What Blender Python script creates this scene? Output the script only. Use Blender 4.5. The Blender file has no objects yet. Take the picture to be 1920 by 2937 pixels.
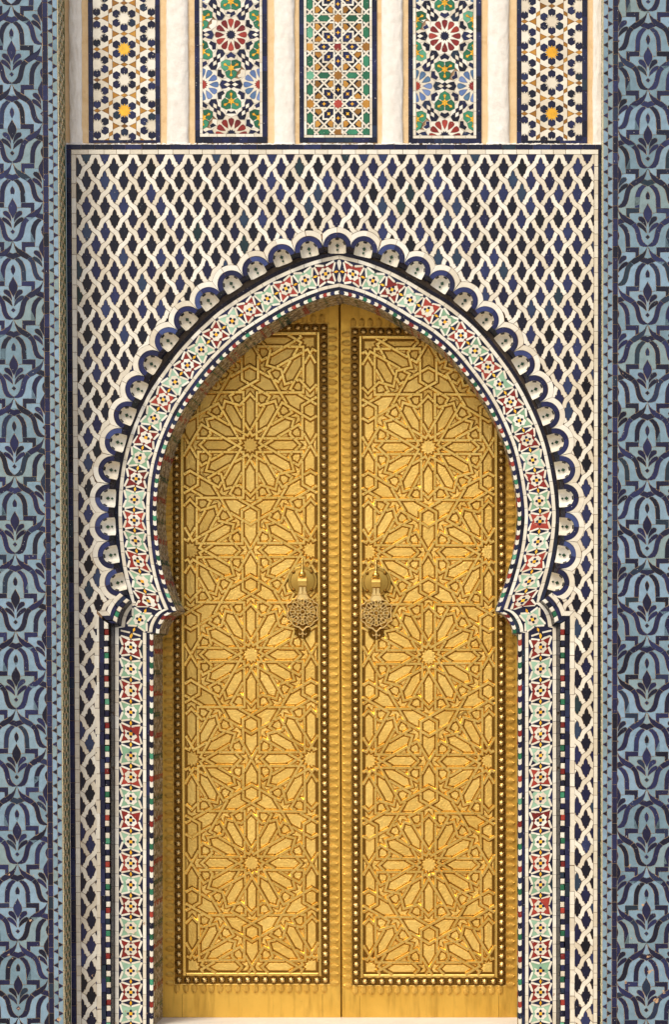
import bpy, math, random
from mathutils import Vector, noise
from mathutils.geometry import delaunay_2d_cdt, tessellate_polygon

random.seed(7)
R = math.radians
scene = bpy.context.scene
COL = scene.collection

# ------------------------------------------------------------------ units
# Layout is in "units" of 1.5 mm on the wall; X right, Y down, depth d towards
# the viewer.  (960, 1468) is the middle of the photographed stretch of wall.
S = 0.0015
BASE_Y = 3000.0                       # height zero (pavement)
XC, YC, D, TH = 1487.0, 1930.0, 10500.0, R(3.0)     # where the photographer stood
ct, st = math.cos(TH), math.sin(TH)
F = D * ct + (1468 - YC) * st
CX = XC
CY = 1468.0 - ((1468 - YC) * ct - D * st)

def V(X, Y, d=0.0):
    return Vector(((X - 960.0) * S, -d * S, (BASE_Y - Y) * S))

def U(x, y, d=0.0):
    """a point measured in the photograph -> its place on the plane at depth d"""
    t = (y - CY) / F
    dz = D - d
    dy = dz * (t * ct + st) / (ct - t * st)
    zc = dz * ct + dy * st
    return (XC + (x - CX) * zc / F, YC + dy)

def UX(x, d=0.0, y=1468.0): return U(x, y, d)[0]
def UY(y, d=0.0): return U(960, y, d)[1]

# ------------------------------------------------------------------ camera
cam_d = bpy.data.cameras.new('camera')
cam = bpy.data.objects.new('camera', cam_d)
COL.objects.link(cam)
cam.location = V(XC, YC, D)
cam.rotation_euler = (R(90) - TH, 0, 0)
cam_d.sensor_fit = 'HORIZONTAL'
cam_d.sensor_width = 36.0
cam_d.lens = 36.0 * F / 1920.0
cam_d.shift_x = (960.0 - CX) / 1920.0
cam_d.shift_y = (CY - 1468.5) / 1920.0
cam_d.clip_start = 0.1
cam_d.clip_end = 2000.0
scene.camera = cam

# ------------------------------------------------------------------ light
SUN_EL, SUN_AZ = 50.0, -27.0          # azimuth measured from the wall's normal, minus = left
world = bpy.data.worlds.new('World')
scene.world = world
world.use_nodes = True
wn = world.node_tree
wn.nodes.clear()
sky = wn.nodes.new('ShaderNodeTexSky')
sky.sky_type = 'NISHITA'
sky.sun_disc = False
sky.sun_elevation = R(SUN_EL)
sun_dir = Vector((math.sin(R(SUN_AZ)) * math.cos(R(SUN_EL)), -math.cos(R(SUN_AZ)) * math.cos(R(SUN_EL)), math.sin(R(SUN_EL))))
sky.sun_rotation = math.atan2(sun_dir.x, sun_dir.y)
sky.air_density = 1.0
sky.dust_density = 3.5
sky.ozone_density = 0.6
bg = wn.nodes.new('ShaderNodeBackground')
bg.inputs['Strength'].default_value = 0.125
wo = wn.nodes.new('ShaderNodeOutputWorld')
wn.links.new(sky.outputs[0], bg.inputs[0])
wn.links.new(bg.outputs[0], wo.inputs[0])

sun_d = bpy.data.lights.new('sun', 'SUN')
sun_d.energy = 1.5
sun_d.angle = R(22)
sun_d.color = (1.0, 0.92, 0.76)
sun = bpy.data.objects.new('sun', sun_d)
COL.objects.link(sun)
sun.rotation_euler = sun_dir.to_track_quat('Z', 'Y').to_euler()
sun.location = (0, -6, 8)

scene.view_settings.view_transform = 'Standard'
scene.view_settings.look = 'None'
scene.view_settings.exposure = 0.38
scene.view_settings.gamma = 1.0
scene.view_settings.use_curve_mapping = False

# ------------------------------------------------------------------ materials
def _nt(name):
    m = bpy.data.materials.new(name)
    m.use_nodes = True
    nt = m.node_tree
    nt.nodes.clear()
    o = nt.nodes.new('ShaderNodeOutputMaterial')
    b = nt.nodes.new('ShaderNodeBsdfPrincipled')
    nt.links.new(b.outputs[0], o.inputs[0])
    return m, nt, b

def _n(nt, kind, **kw):
    n = nt.nodes.new(kind)
    for k, v in kw.items():
        if k in n.inputs: n.inputs[k].default_value = v
        else: setattr(n, k, v)
    return n

def _ramp(nt, stops):
    r = nt.nodes.new('ShaderNodeValToRGB')
    e = r.color_ramp.elements
    while len(e) > 1: e.remove(e[-1])
    for i, (p, c) in enumerate(stops):
        el = e[0] if i == 0 else e.new(p)
        el.position = p
        el.color = (c, c, c, 1) if isinstance(c, (int, float)) else (*c, 1)
    return r

def _rnd(nt):
    oi = nt.nodes.new('ShaderNodeObjectInfo')
    at = nt.nodes.new('ShaderNodeAttribute'); at.attribute_name = 'rnd'
    ad = _n(nt, 'ShaderNodeMath', operation='ADD')
    fr = _n(nt, 'ShaderNodeMath', operation='FRACT')
    nt.links.new(oi.outputs['Random'], ad.inputs[0])
    nt.links.new(at.outputs['Fac'], ad.inputs[1])
    nt.links.new(ad.outputs[0], fr.inputs[0])
    return fr.outputs[0]

def _mix(nt, fac, a, b, mode='MIX'):
    m = nt.nodes.new('ShaderNodeMix'); m.data_type = 'RGBA'; m.blend_type = mode
    for sock, val in ((m.inputs[0], fac), (m.inputs[6], a), (m.inputs[7], b)):
        if hasattr(val, 'links') or isinstance(val, bpy.types.NodeSocket): nt.links.new(val, sock)
        elif isinstance(val, (int, float)): sock.default_value = val if sock.type == 'VALUE' else (val, val, val, 1)
        else: sock.default_value = (*val, 1)
    return m.outputs[2]

def glaze(name, stops, rough=(0.10, 0.32), speck=None, mottle=0.18, spec=0.38, worn=(0.52, 0.33, 0.19)):
    """glazed tile: each piece its own tint, mottled glaze, slightly wavy, with pin-holes and chips"""
    m, nt, b = _nt(name)
    geo = nt.nodes.new('ShaderNodeNewGeometry')
    rmp = _ramp(nt, stops)
    nt.links.new(_rnd(nt), rmp.inputs[0])
    n1 = _n(nt, 'ShaderNodeTexNoise', Scale=34.0, Detail=3.0)
    nt.links.new(geo.outputs['Position'], n1.inputs['Vector'])
    mr = _ramp(nt, [(0.3, 1.0 - mottle), (0.7, 1.0 + mottle)])
    nt.links.new(n1.outputs['Fac'], mr.inputs[0])
    col = _mix(nt, 1.0, rmp.outputs[0], mr.outputs[0], 'MULTIPLY')
    if speck:
        n2 = _n(nt, 'ShaderNodeTexNoise', Scale=170.0, Detail=2.0)
        nt.links.new(geo.outputs['Position'], n2.inputs['Vector'])
        sr = _ramp(nt, [(speck[0], 0.0), (speck[0] + 0.02, 1.0)])
        nt.links.new(n2.outputs['Fac'], sr.inputs[0])
        col = _mix(nt, sr.outputs[0], col, speck[1])
    if worn:            # glaze broken away to the clay body, mostly where feet and carts reach
        sx = nt.nodes.new('ShaderNodeSeparateXYZ')
        nt.links.new(geo.outputs['Position'], sx.inputs[0])
        hr = _n(nt, 'ShaderNodeMapRange')
        for kk, vv in (('From Min', 0.0), ('From Max', 1.1), ('To Min', 0.085), ('To Max', 0.0)): hr.inputs[kk].default_value = vv
        nt.links.new(sx.outputs['Z'], hr.inputs['Value'])
        nw = _n(nt, 'ShaderNodeTexNoise', Scale=26.0, Detail=5.0, Roughness=0.6)
        nt.links.new(geo.outputs['Position'], nw.inputs['Vector'])
        aw_ = _n(nt, 'ShaderNodeMath', operation='ADD')
        nt.links.new(nw.outputs['Fac'], aw_.inputs[0]); nt.links.new(hr.outputs[0], aw_.inputs[1])
        wr = _ramp(nt, [(0.735, 0.0), (0.755, 1.0)])
        nt.links.new(aw_.outputs[0], wr.inputs[0])
        col = _mix(nt, wr.outputs[0], col, worn)
    nt.links.new(col, b.inputs['Base Color'])
    rr = _ramp(nt, [(0.3, rough[0]), (0.75, rough[1])])
    n3 = _n(nt, 'ShaderNodeTexNoise', Scale=55.0, Detail=2.0)
    nt.links.new(geo.outputs['Position'], n3.inputs['Vector'])
    nt.links.new(n3.outputs['Fac'], rr.inputs[0])
    nt.links.new(rr.outputs[0], b.inputs['Roughness'])
    b.inputs['Specular IOR Level'].default_value = spec
    bp = _n(nt, 'ShaderNodeBump', Strength=0.25, Distance=0.0012)
    nt.links.new(n1.outputs['Fac'], bp.inputs['Height'])
    nt.links.new(bp.outputs[0], b.inputs['Normal'])
    return m

def rough_mat(name, c1, c2, scale=30, bump=0.002, rough=0.9, c3=None):
    m, nt, b = _nt(name)
    geo = nt.nodes.new('ShaderNodeNewGeometry')
    n1 = _n(nt, 'ShaderNodeTexNoise', Scale=scale, Detail=8.0, Roughness=0.65)
    nt.links.new(geo.outputs['Position'], n1.inputs['Vector'])
    rp = _ramp(nt, [(0.3, c1), (0.7, c2)])
    nt.links.new(n1.outputs['Fac'], rp.inputs[0])
    col = rp.outputs[0]
    if c3:
        n2 = _n(nt, 'ShaderNodeTexNoise', Scale=scale * 0.35, Detail=6.0, Roughness=0.7)
        nt.links.new(geo.outputs['Position'], n2.inputs['Vector'])
        s = _ramp(nt, [(0.58, 0.0), (0.68, 1.0)])
        nt.links.new(n2.outputs['Fac'], s.inputs[0])
        col = _mix(nt, s.outputs[0], col, c3)
    nt.links.new(col, b.inputs['Base Color'])
    b.inputs['Roughness'].default_value = rough
    b.inputs['Specular IOR Level'].default_value = 0.25
    bp = _n(nt, 'ShaderNodeBump', Strength=0.7, Distance=bump)
    nt.links.new(n1.outputs['Fac'], bp.inputs['Height'])
    nt.links.new(bp.outputs[0], b.inputs['Normal'])
    return m

def brass(name, c1, c2, rough=(0.3, 0.48), metal=1.0, scroll=0.0, streak=0.0, dark=(0.20, 0.10, 0.015), fine=40.0):
    m, nt, b = _nt(name)
    geo = nt.nodes.new('ShaderNodeNewGeometry')
    rmp = _ramp(nt, [(0.0, c1), (1.0, c2)])
    n0 = _n(nt, 'ShaderNodeTexNoise', Scale=7.0, Detail=5.0)
    nt.links.new(geo.outputs['Position'], n0.inputs['Vector'])
    ad = _n(nt, 'ShaderNodeMath', operation='MULTIPLY_ADD')
    nt.links.new(_rnd(nt), ad.inputs[0]); ad.inputs[1].default_value = 0.35
    nt.links.new(n0.outputs['Fac'], ad.inputs[2])
    sb = _n(nt, 'ShaderNodeMath', operation='SUBTRACT'); sb.inputs[1].default_value = 0.2
    nt.links.new(ad.outputs[0], sb.inputs[0])
    nt.links.new(sb.outputs[0], rmp.inputs[0])
    col = rmp.outputs[0]
    if streak > 0:      # rain-washed tarnish running down the sheet
        mp = _n(nt, 'ShaderNodeMapping')
        mp.inputs['Scale'].default_value = (26.0, 26.0, 3.0)
        nt.links.new(geo.outputs['Position'], mp.inputs[0])
        n4 = _n(nt, 'ShaderNodeTexNoise', Scale=1.0, Detail=5.0, Roughness=0.6)
        nt.links.new(mp.outputs[0], n4.inputs['Vector'])
        sr = _ramp(nt, [(0.50, 0.0), (0.72, streak)])
        nt.links.new(n4.outputs['Fac'], sr.inputs[0])
        col = _mix(nt, sr.outputs[0], col, dark)
    n5 = _n(nt, 'ShaderNodeTexNoise', Scale=fine * 2.5, Detail=4.0, Roughness=0.7)
    nt.links.new(geo.outputs['Position'], n5.inputs['Vector'])
    s5 = _ramp(nt, [(0.62, 0.0), (0.8, 0.6)])
    nt.links.new(n5.outputs['Fac'], s5.inputs[0])
    col = _mix(nt, s5.outputs[0], col, dark)
    nt.links.new(col, b.inputs['Base Color'])
    b.inputs['Metallic'].default_value = metal
    rr = _ramp(nt, [(0.3, rough[0]), (0.75, rough[1])])
    n3 = _n(nt, 'ShaderNodeTexNoise', Scale=fine, Detail=4.0)
    nt.links.new(geo.outputs['Position'], n3.inputs['Vector'])
    nt.links.new(n3.outputs['Fac'], rr.inputs[0])
    nt.links.new(rr.outputs[0], b.inputs['Roughness'])
    bp = _n(nt, 'ShaderNodeBump', Strength=0.3, Distance=0.001)
    nt.links.new(n3.outputs['Fac'], bp.inputs['Height'])
    if scroll > 0:      # punched scrollwork
        v = _n(nt, 'ShaderNodeTexVoronoi', Scale=95.0)
        v.feature = 'SMOOTH_F1'
        dn = _n(nt, 'ShaderNodeTexNoise', Scale=40.0, Detail=2.0)
        nt.links.new(geo.outputs['Position'], dn.inputs['Vector'])
        mxv = _mix(nt, 0.02, geo.outputs['Position'], dn.outputs['Color'])
        nt.links.new(mxv, v.inputs['Vector'])
        wv = _n(nt, 'ShaderNodeMath', operation='MULTIPLY'); wv.inputs[1].default_value = 14.0
        nt.links.new(v.outputs['Distance'], wv.inputs[0])
        sn = _n(nt, 'ShaderNodeMath', operation='SINE')
        nt.links.new(wv.outputs[0], sn.inputs[0])
        b2 = _n(nt, 'ShaderNodeBump', Strength=scroll, Distance=0.0012)
        nt.links.new(sn.outputs[0], b2.inputs['Height'])
        nt.links.new(bp.outputs[0], b2.inputs['Normal'])
        nt.links.new(b2.outputs[0], b.inputs['Normal'])
    else:
        nt.links.new(bp.outputs[0], b.inputs['Normal'])
    return m

WSPECK = (0.735, (0.75, 0.72, 0.66))
M = {}
M['navy'] = glaze('navy_glaze', [(0.0, (0.006, 0.007, 0.018)), (0.3, (0.010, 0.011, 0.036)), (0.62, (0.013, 0.014, 0.052)), (0.88, (0.020, 0.025, 0.084)), (1.0, (0.014, 0.028, 0.042))], speck=WSPECK, spec=0.3)
M['navy_field'] = glaze('navy_field_glaze', [(0.0, (0.005, 0.005, 0.010)), (0.42, (0.008, 0.008, 0.024)), (0.66, (0.013, 0.014, 0.056)), (0.88, (0.028, 0.037, 0.115)), (0.96, (0.026, 0.048, 0.09)), (1.0, (0.012, 0.030, 0.034))], speck=WSPECK, spec=0.3)
M['royal'] = glaze('royal_glaze', [(0.0, (0.011, 0.012, 0.045)), (0.55, (0.017, 0.020, 0.082)), (0.85, (0.026, 0.034, 0.125)), (1.0, (0.050, 0.072, 0.20))], speck=WSPECK, spec=0.3)
M['black'] = glaze('ink_glaze', [(0.0, (0.005, 0.006, 0.012)), (1.0, (0.013, 0.014, 0.036))], speck=WSPECK, spec=0.3)
M['navy_deep'] = glaze('navy_ground_glaze', [(0.0, (0.010, 0.011, 0.036)), (1.0, (0.012, 0.013, 0.044))], speck=WSPECK, spec=0.3)
M['white'] = glaze('ivory_glaze', [(0.0, (0.67, 0.60, 0.47)), (0.5, (0.76, 0.71, 0.59)), (1.0, (0.82, 0.79, 0.69))], rough=(0.22, 0.42), mottle=0.07, speck=(0.80, (0.45, 0.28, 0.18)))
M['lightblue'] = glaze('pale_blue_glaze', [(0.0, (0.15, 0.235, 0.285)), (0.35, (0.185, 0.285, 0.35)), (0.7, (0.215, 0.325, 0.425)), (1.0, (0.20, 0.275, 0.275))], rough=(0.2, 0.4), mottle=0.12)
M['green'] = glaze('green_glaze', [(0.0, (0.010, 0.085, 0.040)), (0.5, (0.025, 0.17, 0.085)), (0.85, (0.05, 0.27, 0.15)), (1.0, (0.14, 0.40, 0.26))], speck=WSPECK)
M['dgreen'] = glaze('bottle_green_glaze', [(0.0, (0.010, 0.03, 0.016)), (1.0, (0.02, 0.07, 0.035))])
M['mint'] = glaze('mint_glaze', [(0.0, (0.19, 0.34, 0.21)), (0.6, (0.28, 0.46, 0.32)), (1.0, (0.36, 0.54, 0.41))])
M['red'] = glaze('oxblood_glaze', [(0.0, (0.14, 0.010, 0.009)), (0.6, (0.23, 0.018, 0.014)), (1.0, (0.38, 0.05, 0.03))], speck=WSPECK)
M['yellow'] = glaze('yellow_glaze', [(0.0, (0.78, 0.38, 0.02)), (1.0, (0.90, 0.52, 0.05))])
M['ochre'] = glaze('ochre_glaze', [(0.0, (0.20, 0.085, 0.012)), (0.6, (0.40, 0.18, 0.02)), (1.0, (0.55, 0.28, 0.05))])
M['skyblue'] = glaze('cornflower_glaze', [(0.0, (0.07, 0.15, 0.24)), (0.6, (0.11, 0.18, 0.40)), (1.0, (0.17, 0.25, 0.47))])
M['grout'] = rough_mat('grout', (0.22, 0.12, 0.06), (0.44, 0.29, 0.18), 90, 0.001)
M['palegrout'] = rough_mat('pale_grout', (0.46, 0.30, 0.17), (0.66, 0.48, 0.31), 90, 0.001)
M['darkgrout'] = rough_mat('dark_grout', (0.06, 0.045, 0.035), (0.16, 0.12, 0.09), 90, 0.001)
M['cream'] = rough_mat('ochre_plaster', (0.68, 0.47, 0.24), (0.80, 0.61, 0.37), 24, 0.003, c3=(0.62, 0.40, 0.20))
M['plaster'] = rough_mat('lime_plaster', (0.76, 0.71, 0.63), (0.88, 0.85, 0.79), 22, 0.008, c3=(0.82, 0.77, 0.68))
M['stone'] = rough_mat('marble', (0.74, 0.71, 0.66), (0.84, 0.82, 0.78), 5, 0.0005, rough=0.45)
M['paving'] = rough_mat('paving', (0.46, 0.40, 0.32), (0.60, 0.53, 0.43), 3, 0.002)
BR1, BR2 = (0.66, 0.37, 0.055), (0.90, 0.57, 0.12)
M['brass_sheet'] = brass('brass_sheet', BR1, BR2, rough=(0.36, 0.54), metal=0.92, streak=0.6, dark=(0.36, 0.19, 0.03))
M['brass_scroll'] = brass('brass_repousse', (0.74, 0.45, 0.095), (0.94, 0.66, 0.20), rough=(0.36, 0.54), metal=0.92, scroll=0.26)
M['brass_strap'] = brass('brass_strap', (0.70, 0.43, 0.09), (0.95, 0.68, 0.22), rough=(0.22, 0.36))
M['brass_leaf'] = brass('brass_leaf', (0.56, 0.32, 0.055), (0.76, 0.48, 0.11), rough=(0.48, 0.60), metal=0.9)
M['brass_plate'] = brass('brass_plate', (0.40, 0.24, 0.05), (0.54, 0.34, 0.08), rough=(0.32, 0.44))
M['brass_dark'] = brass('brass_tarnish_and_shade', (0.13, 0.062, 0.010), (0.30, 0.15, 0.026), rough=(0.36, 0.52))  # tarnish of studs and strips; also the painted shade in the door grooves
M['brass_stud'] = brass('brass_stud', (0.42, 0.24, 0.05), (0.70, 0.46, 0.13), rough=(0.22, 0.34))
M['brass_pale'] = brass('brass_polished', (0.80, 0.56, 0.20), (0.92, 0.70, 0.32), rough=(0.36, 0.48))
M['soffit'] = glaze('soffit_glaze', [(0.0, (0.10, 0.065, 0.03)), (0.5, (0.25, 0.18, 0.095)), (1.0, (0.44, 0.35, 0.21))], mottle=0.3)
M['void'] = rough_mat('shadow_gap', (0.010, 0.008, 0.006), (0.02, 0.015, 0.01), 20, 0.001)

# ------------------------------------------------------------------ scene helpers
def thing(name, label, cat, loc, group=None):
    o = bpy.data.objects.new(name, None)
    COL.objects.link(o)
    o.empty_display_size = 0.1
    o.location = loc
    o['label'] = label
    o['category'] = cat
    if group: o['group'] = group
    return o

def tag(o, label, cat, group=None):
    o['label'] = label; o['category'] = cat
    if group: o['group'] = group
    return o

def link(name, mesh, parent=None, loc=(0, 0, 0), rot=None):
    o = bpy.data.objects.new(name, mesh)
    COL.objects.link(o)
    if parent is not None:
        o.parent = parent
        o.location = Vector(loc) - PLOC[parent] if parent in PLOC else Vector(loc) - parent_world(parent)
    else:
        o.location = loc
    if rot: o.rotation_euler = rot
    return o

PLOC = {}
def parent_world(p):
    v = Vector(p.location)
    q = p.parent
    while q is not None:
        v += q.location
        q = q.parent
    return v

def mesh_of(name, verts, faces, mats, mi=None, smooth=False, rnd=None):
    me = bpy.data.meshes.new(name)
    me.from_pydata(verts, [], faces)
    for m in (mats if isinstance(mats, (list, tuple)) else [mats]): me.materials.append(m)
    if mi: me.polygons.foreach_set('material_index', mi)
    if smooth: me.polygons.foreach_set('use_smooth', [True] * len(me.polygons))
    if rnd:
        a = me.attributes.new('rnd', 'FLOAT', 'FACE')
        a.data.foreach_set('value', rnd)
    me.update()
    return me

# ------------------------------------------------------------------ 2D geometry
def area(p):
    a = 0.0
    for i in range(len(p)):
        x0, y0 = p[i - 1]; x1, y1 = p[i]
        a += x0 * y1 - x1 * y0
    return a / 2

def centroid(p):
    a = area(p)
    if abs(a) < 1e-6:
        return (sum(q[0] for q in p) / len(p), sum(q[1] for q in p) / len(p))
    cx = cy = 0.0
    for i in range(len(p)):
        x0, y0 = p[i - 1]; x1, y1 = p[i]
        c = x0 * y1 - x1 * y0
        cx += (x0 + x1) * c; cy += (y0 + y1) * c
    return (cx / (6 * a), cy / (6 * a))

def inside(pt, p):
    x, y = pt; c = False
    j = len(p) - 1
    for i in range(len(p)):
        xi, yi = p[i]; xj, yj = p[j]
        if (yi > y) != (yj > y) and x < (xj - xi) * (y - yi) / (yj - yi) + xi: c = not c
        j = i
    return c

def clean(p, tol=0.12, near=0.15):
    q = []
    for a in p:
        if not q or math.hypot(a[0] - q[-1][0], a[1] - q[-1][1]) > near: q.append(a)
    if len(q) > 2 and math.hypot(q[0][0] - q[-1][0], q[0][1] - q[-1][1]) <= near: q.pop()
    ch = True
    while ch and len(q) > 3:
        ch = False
        for i in range(len(q)):
            a, b, c = q[i - 1], q[i], q[(i + 1) % len(q)]
            L = math.hypot(c[0] - a[0], c[1] - a[1])
            dd = abs((c[0] - a[0]) * (b[1] - a[1]) - (c[1] - a[1]) * (b[0] - a[0])) / max(L, 1e-6)
            if dd < tol:
                del q[i]; ch = True
                break
    return q

def inset(p, d):
    """shrink a loop (image orientation: area>0 means interior to one side); offset towards the interior"""
    if area(p) < 0: p = p[::-1]
    n = len(p); out = []
    for i in range(n):
        x0, y0 = p[i - 1]; x1, y1 = p[i]; x2, y2 = p[(i + 1) % n]
        ax, ay = x1 - x0, y1 - y0; bx, by = x2 - x1, y2 - y1
        la, lb = math.hypot(ax, ay) or 1e-6, math.hypot(bx, by) or 1e-6
        n1 = (-ay / la, ax / la); n2 = (-by / lb, bx / lb)
        mx, my = n1[0] + n2[0], n1[1] + n2[1]
        dot = 1 + n1[0] * n2[0] + n1[1] * n2[1]
        k = d / max(dot, 0.35)
        out.append((x1 + mx * k, y1 + my * k))
    return out

def arrange(polys, cuts=()):
    """planar arrangement of closed polygons and open polylines -> simple regions"""
    vs, es = [], []
    for p in polys:
        b = len(vs); n = len(p)
        vs += [Vector((q[0], q[1])) for q in p]
        es += [(b + i, b + (i + 1) % n) for i in range(n)]
    for p in cuts:
        b = len(vs)
        vs += [Vector((q[0], q[1])) for q in p]
        es += [(b + i, b + i + 1) for i in range(len(p) - 1)]
    ov, oe, of, _, oeo, _ = delaunay_2d_cdt(vs, es, [], 0, 0.02)
    cons = set()
    for e, o in zip(oe, oeo):
        if o: cons.add((min(e), max(e)))
    edge = {}
    for fi, f in enumerate(of):
        for i in range(len(f)):
            a, b = f[i], f[(i + 1) % len(f)]
            edge.setdefault((min(a, b), max(a, b)), []).append(fi)
    par = list(range(len(of)))
    def find(a):
        while par[a] != a:
            par[a] = par[par[a]]; a = par[a]
        return a
    for e, fs in edge.items():
        if e not in cons and len(fs) == 2: par[find(fs[0])] = find(fs[1])
    regs = {}
    for fi in range(len(of)): regs.setdefault(find(fi), []).append(fi)
    out = []
    for r, fs in regs.items():
        fset = set(fs); nxt = {}
        best = None; tot = 0
        for fi in fs:
            f = of[fi]
            t = [ov[k] for k in f]
            a = abs((t[1].x - t[0].x) * (t[2].y - t[0].y) - (t[1].y - t[0].y) * (t[2].x - t[0].x)) / 2
            tot += a
            if best is None or a > best[0]: best = (a, ((t[0].x + t[1].x + t[2].x) / 3, (t[0].y + t[1].y + t[2].y) / 3))
            for i in range(3):
                a0, b0 = f[i], f[(i + 1) % 3]
                e = edge[(min(a0, b0), max(a0, b0))]
                if any(g not in fset for g in e) or len(e) == 1: nxt.setdefault(a0, []).append(b0)
        loops = []
        while nxt:
            s = next((k for k, c in nxt.items() if len(c) == 1), None)
            if s is None: s = next(iter(nxt))
            cur = s; prev = None; lp = []
            while True:
                lp.append(cur)
                c = nxt.get(cur)
                if not c: break
                if len(c) > 1 and prev is not None:
                    d0 = ov[cur] - ov[prev]
                    def turn(k):
                        d1 = ov[k] - ov[cur]
                        return math.atan2(d0.x * d1.y - d0.y * d1.x, d0.dot(d1))
                    k = max(c, key=turn)
                else: k = c[0]
                c.remove(k)
                if not c: del nxt[cur]
                prev, cur = cur, k
                if cur == s: break
            if len(lp) > 2: loops.append([(ov[k].x, ov[k].y) for k in lp])
        loops.sort(key=lambda l: -abs(area(l)))
        if loops: out.append({'loops': loops, 'pt': best[1], 'area': tot})
    return out

# ------------------------------------------------------------------ tiles
MESHES = {}
def loft(loops2, hs, origin):
    """stack of equal-length loops at heights hs -> verts, faces (closed on top with an n-gon)"""
    cx, cy = origin
    n = len(loops2[0]); vs = []; fs = []
    for lp, h in zip(loops2, hs):
        for x, y in lp: vs.append(((x - cx) * S, -h * S, -(y - cy) * S))
    for k in range(len(loops2) - 1):
        for i in range(n):
            j = (i + 1) % n
            fs.append((k * n + i, (k + 1) * n + i, (k + 1) * n + j, k * n + j))
    fs.append(tuple((len(loops2) - 1) * n + i for i in range(n - 1, -1, -1)))
    return vs, fs

def holed(q, hs, h, c):
    """flat tile with openings"""
    loops = [q] + [hl[::-1] for hl in hs]
    flat = [v for lp in loops for v in lp]
    n = len(flat)
    vs = [((x - c[0]) * S, -h * S, -(y - c[1]) * S) for x, y in flat] + [((x - c[0]) * S, 0.0, -(y - c[1]) * S) for x, y in flat]
    fs = []
    for t in tessellate_polygon([[Vector((x, y, 0)) for x, y in lp] for lp in loops]):
        a, b, d = (flat[k] for k in t)
        ar = (b[0] - a[0]) * (d[1] - a[1]) - (b[1] - a[1]) * (d[0] - a[0])
        if abs(ar) > 1e-9: fs.append(tuple(t) if ar < 0 else (t[0], t[2], t[1]))
    k = 0
    for lp in loops:
        m = len(lp)
        for i in range(m): fs.append((n + k + i, k + i, k + (i + 1) % m, n + k + (i + 1) % m))
        k += m
    return vs, fs

def sound(q):
    t = tessellate_polygon([[Vector((x, y, 0)) for x, y in q]])
    a = sum(abs((q[j][0] - q[i][0]) * (q[k][1] - q[i][1]) - (q[j][1] - q[i][1]) * (q[k][0] - q[i][0])) for i, j, k in t) / 2
    return abs(a - abs(area(q))) < 0.004 * a + 0.05

def knotted(q, h, c):
    """tile whose outline touches itself: fill it piece by piece"""
    n = len(q)
    ov, oe, of, *_ = delaunay_2d_cdt([Vector(v) for v in q], [], [list(range(n))], 1, 0.01)
    vs = [((v.x - c[0]) * S, -h * S, -(v.y - c[1]) * S) for v in ov]
    fs = []
    for t in of:
        a, b, d = (ov[k] for k in t[:3])
        ar = (b.x - a.x) * (d.y - a.y) - (b.y - a.y) * (d.x - a.x)
        m = (a + b + d) / 3
        if abs(ar) > 1e-6 and inside((m.x, m.y), q): fs.append(tuple(t) if ar < 0 else tuple(t[::-1]))
    k = len(vs)
    vs += [((x - c[0]) * S, -h * S, -(y - c[1]) * S) for x, y in q] + [((x - c[0]) * S, 0.0, -(y - c[1]) * S) for x, y in q]
    for i in range(n):
        j = (i + 1) % n
        fs.append((k + n + i, k + i, k + j, k + n + j))
    return vs, fs

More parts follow.
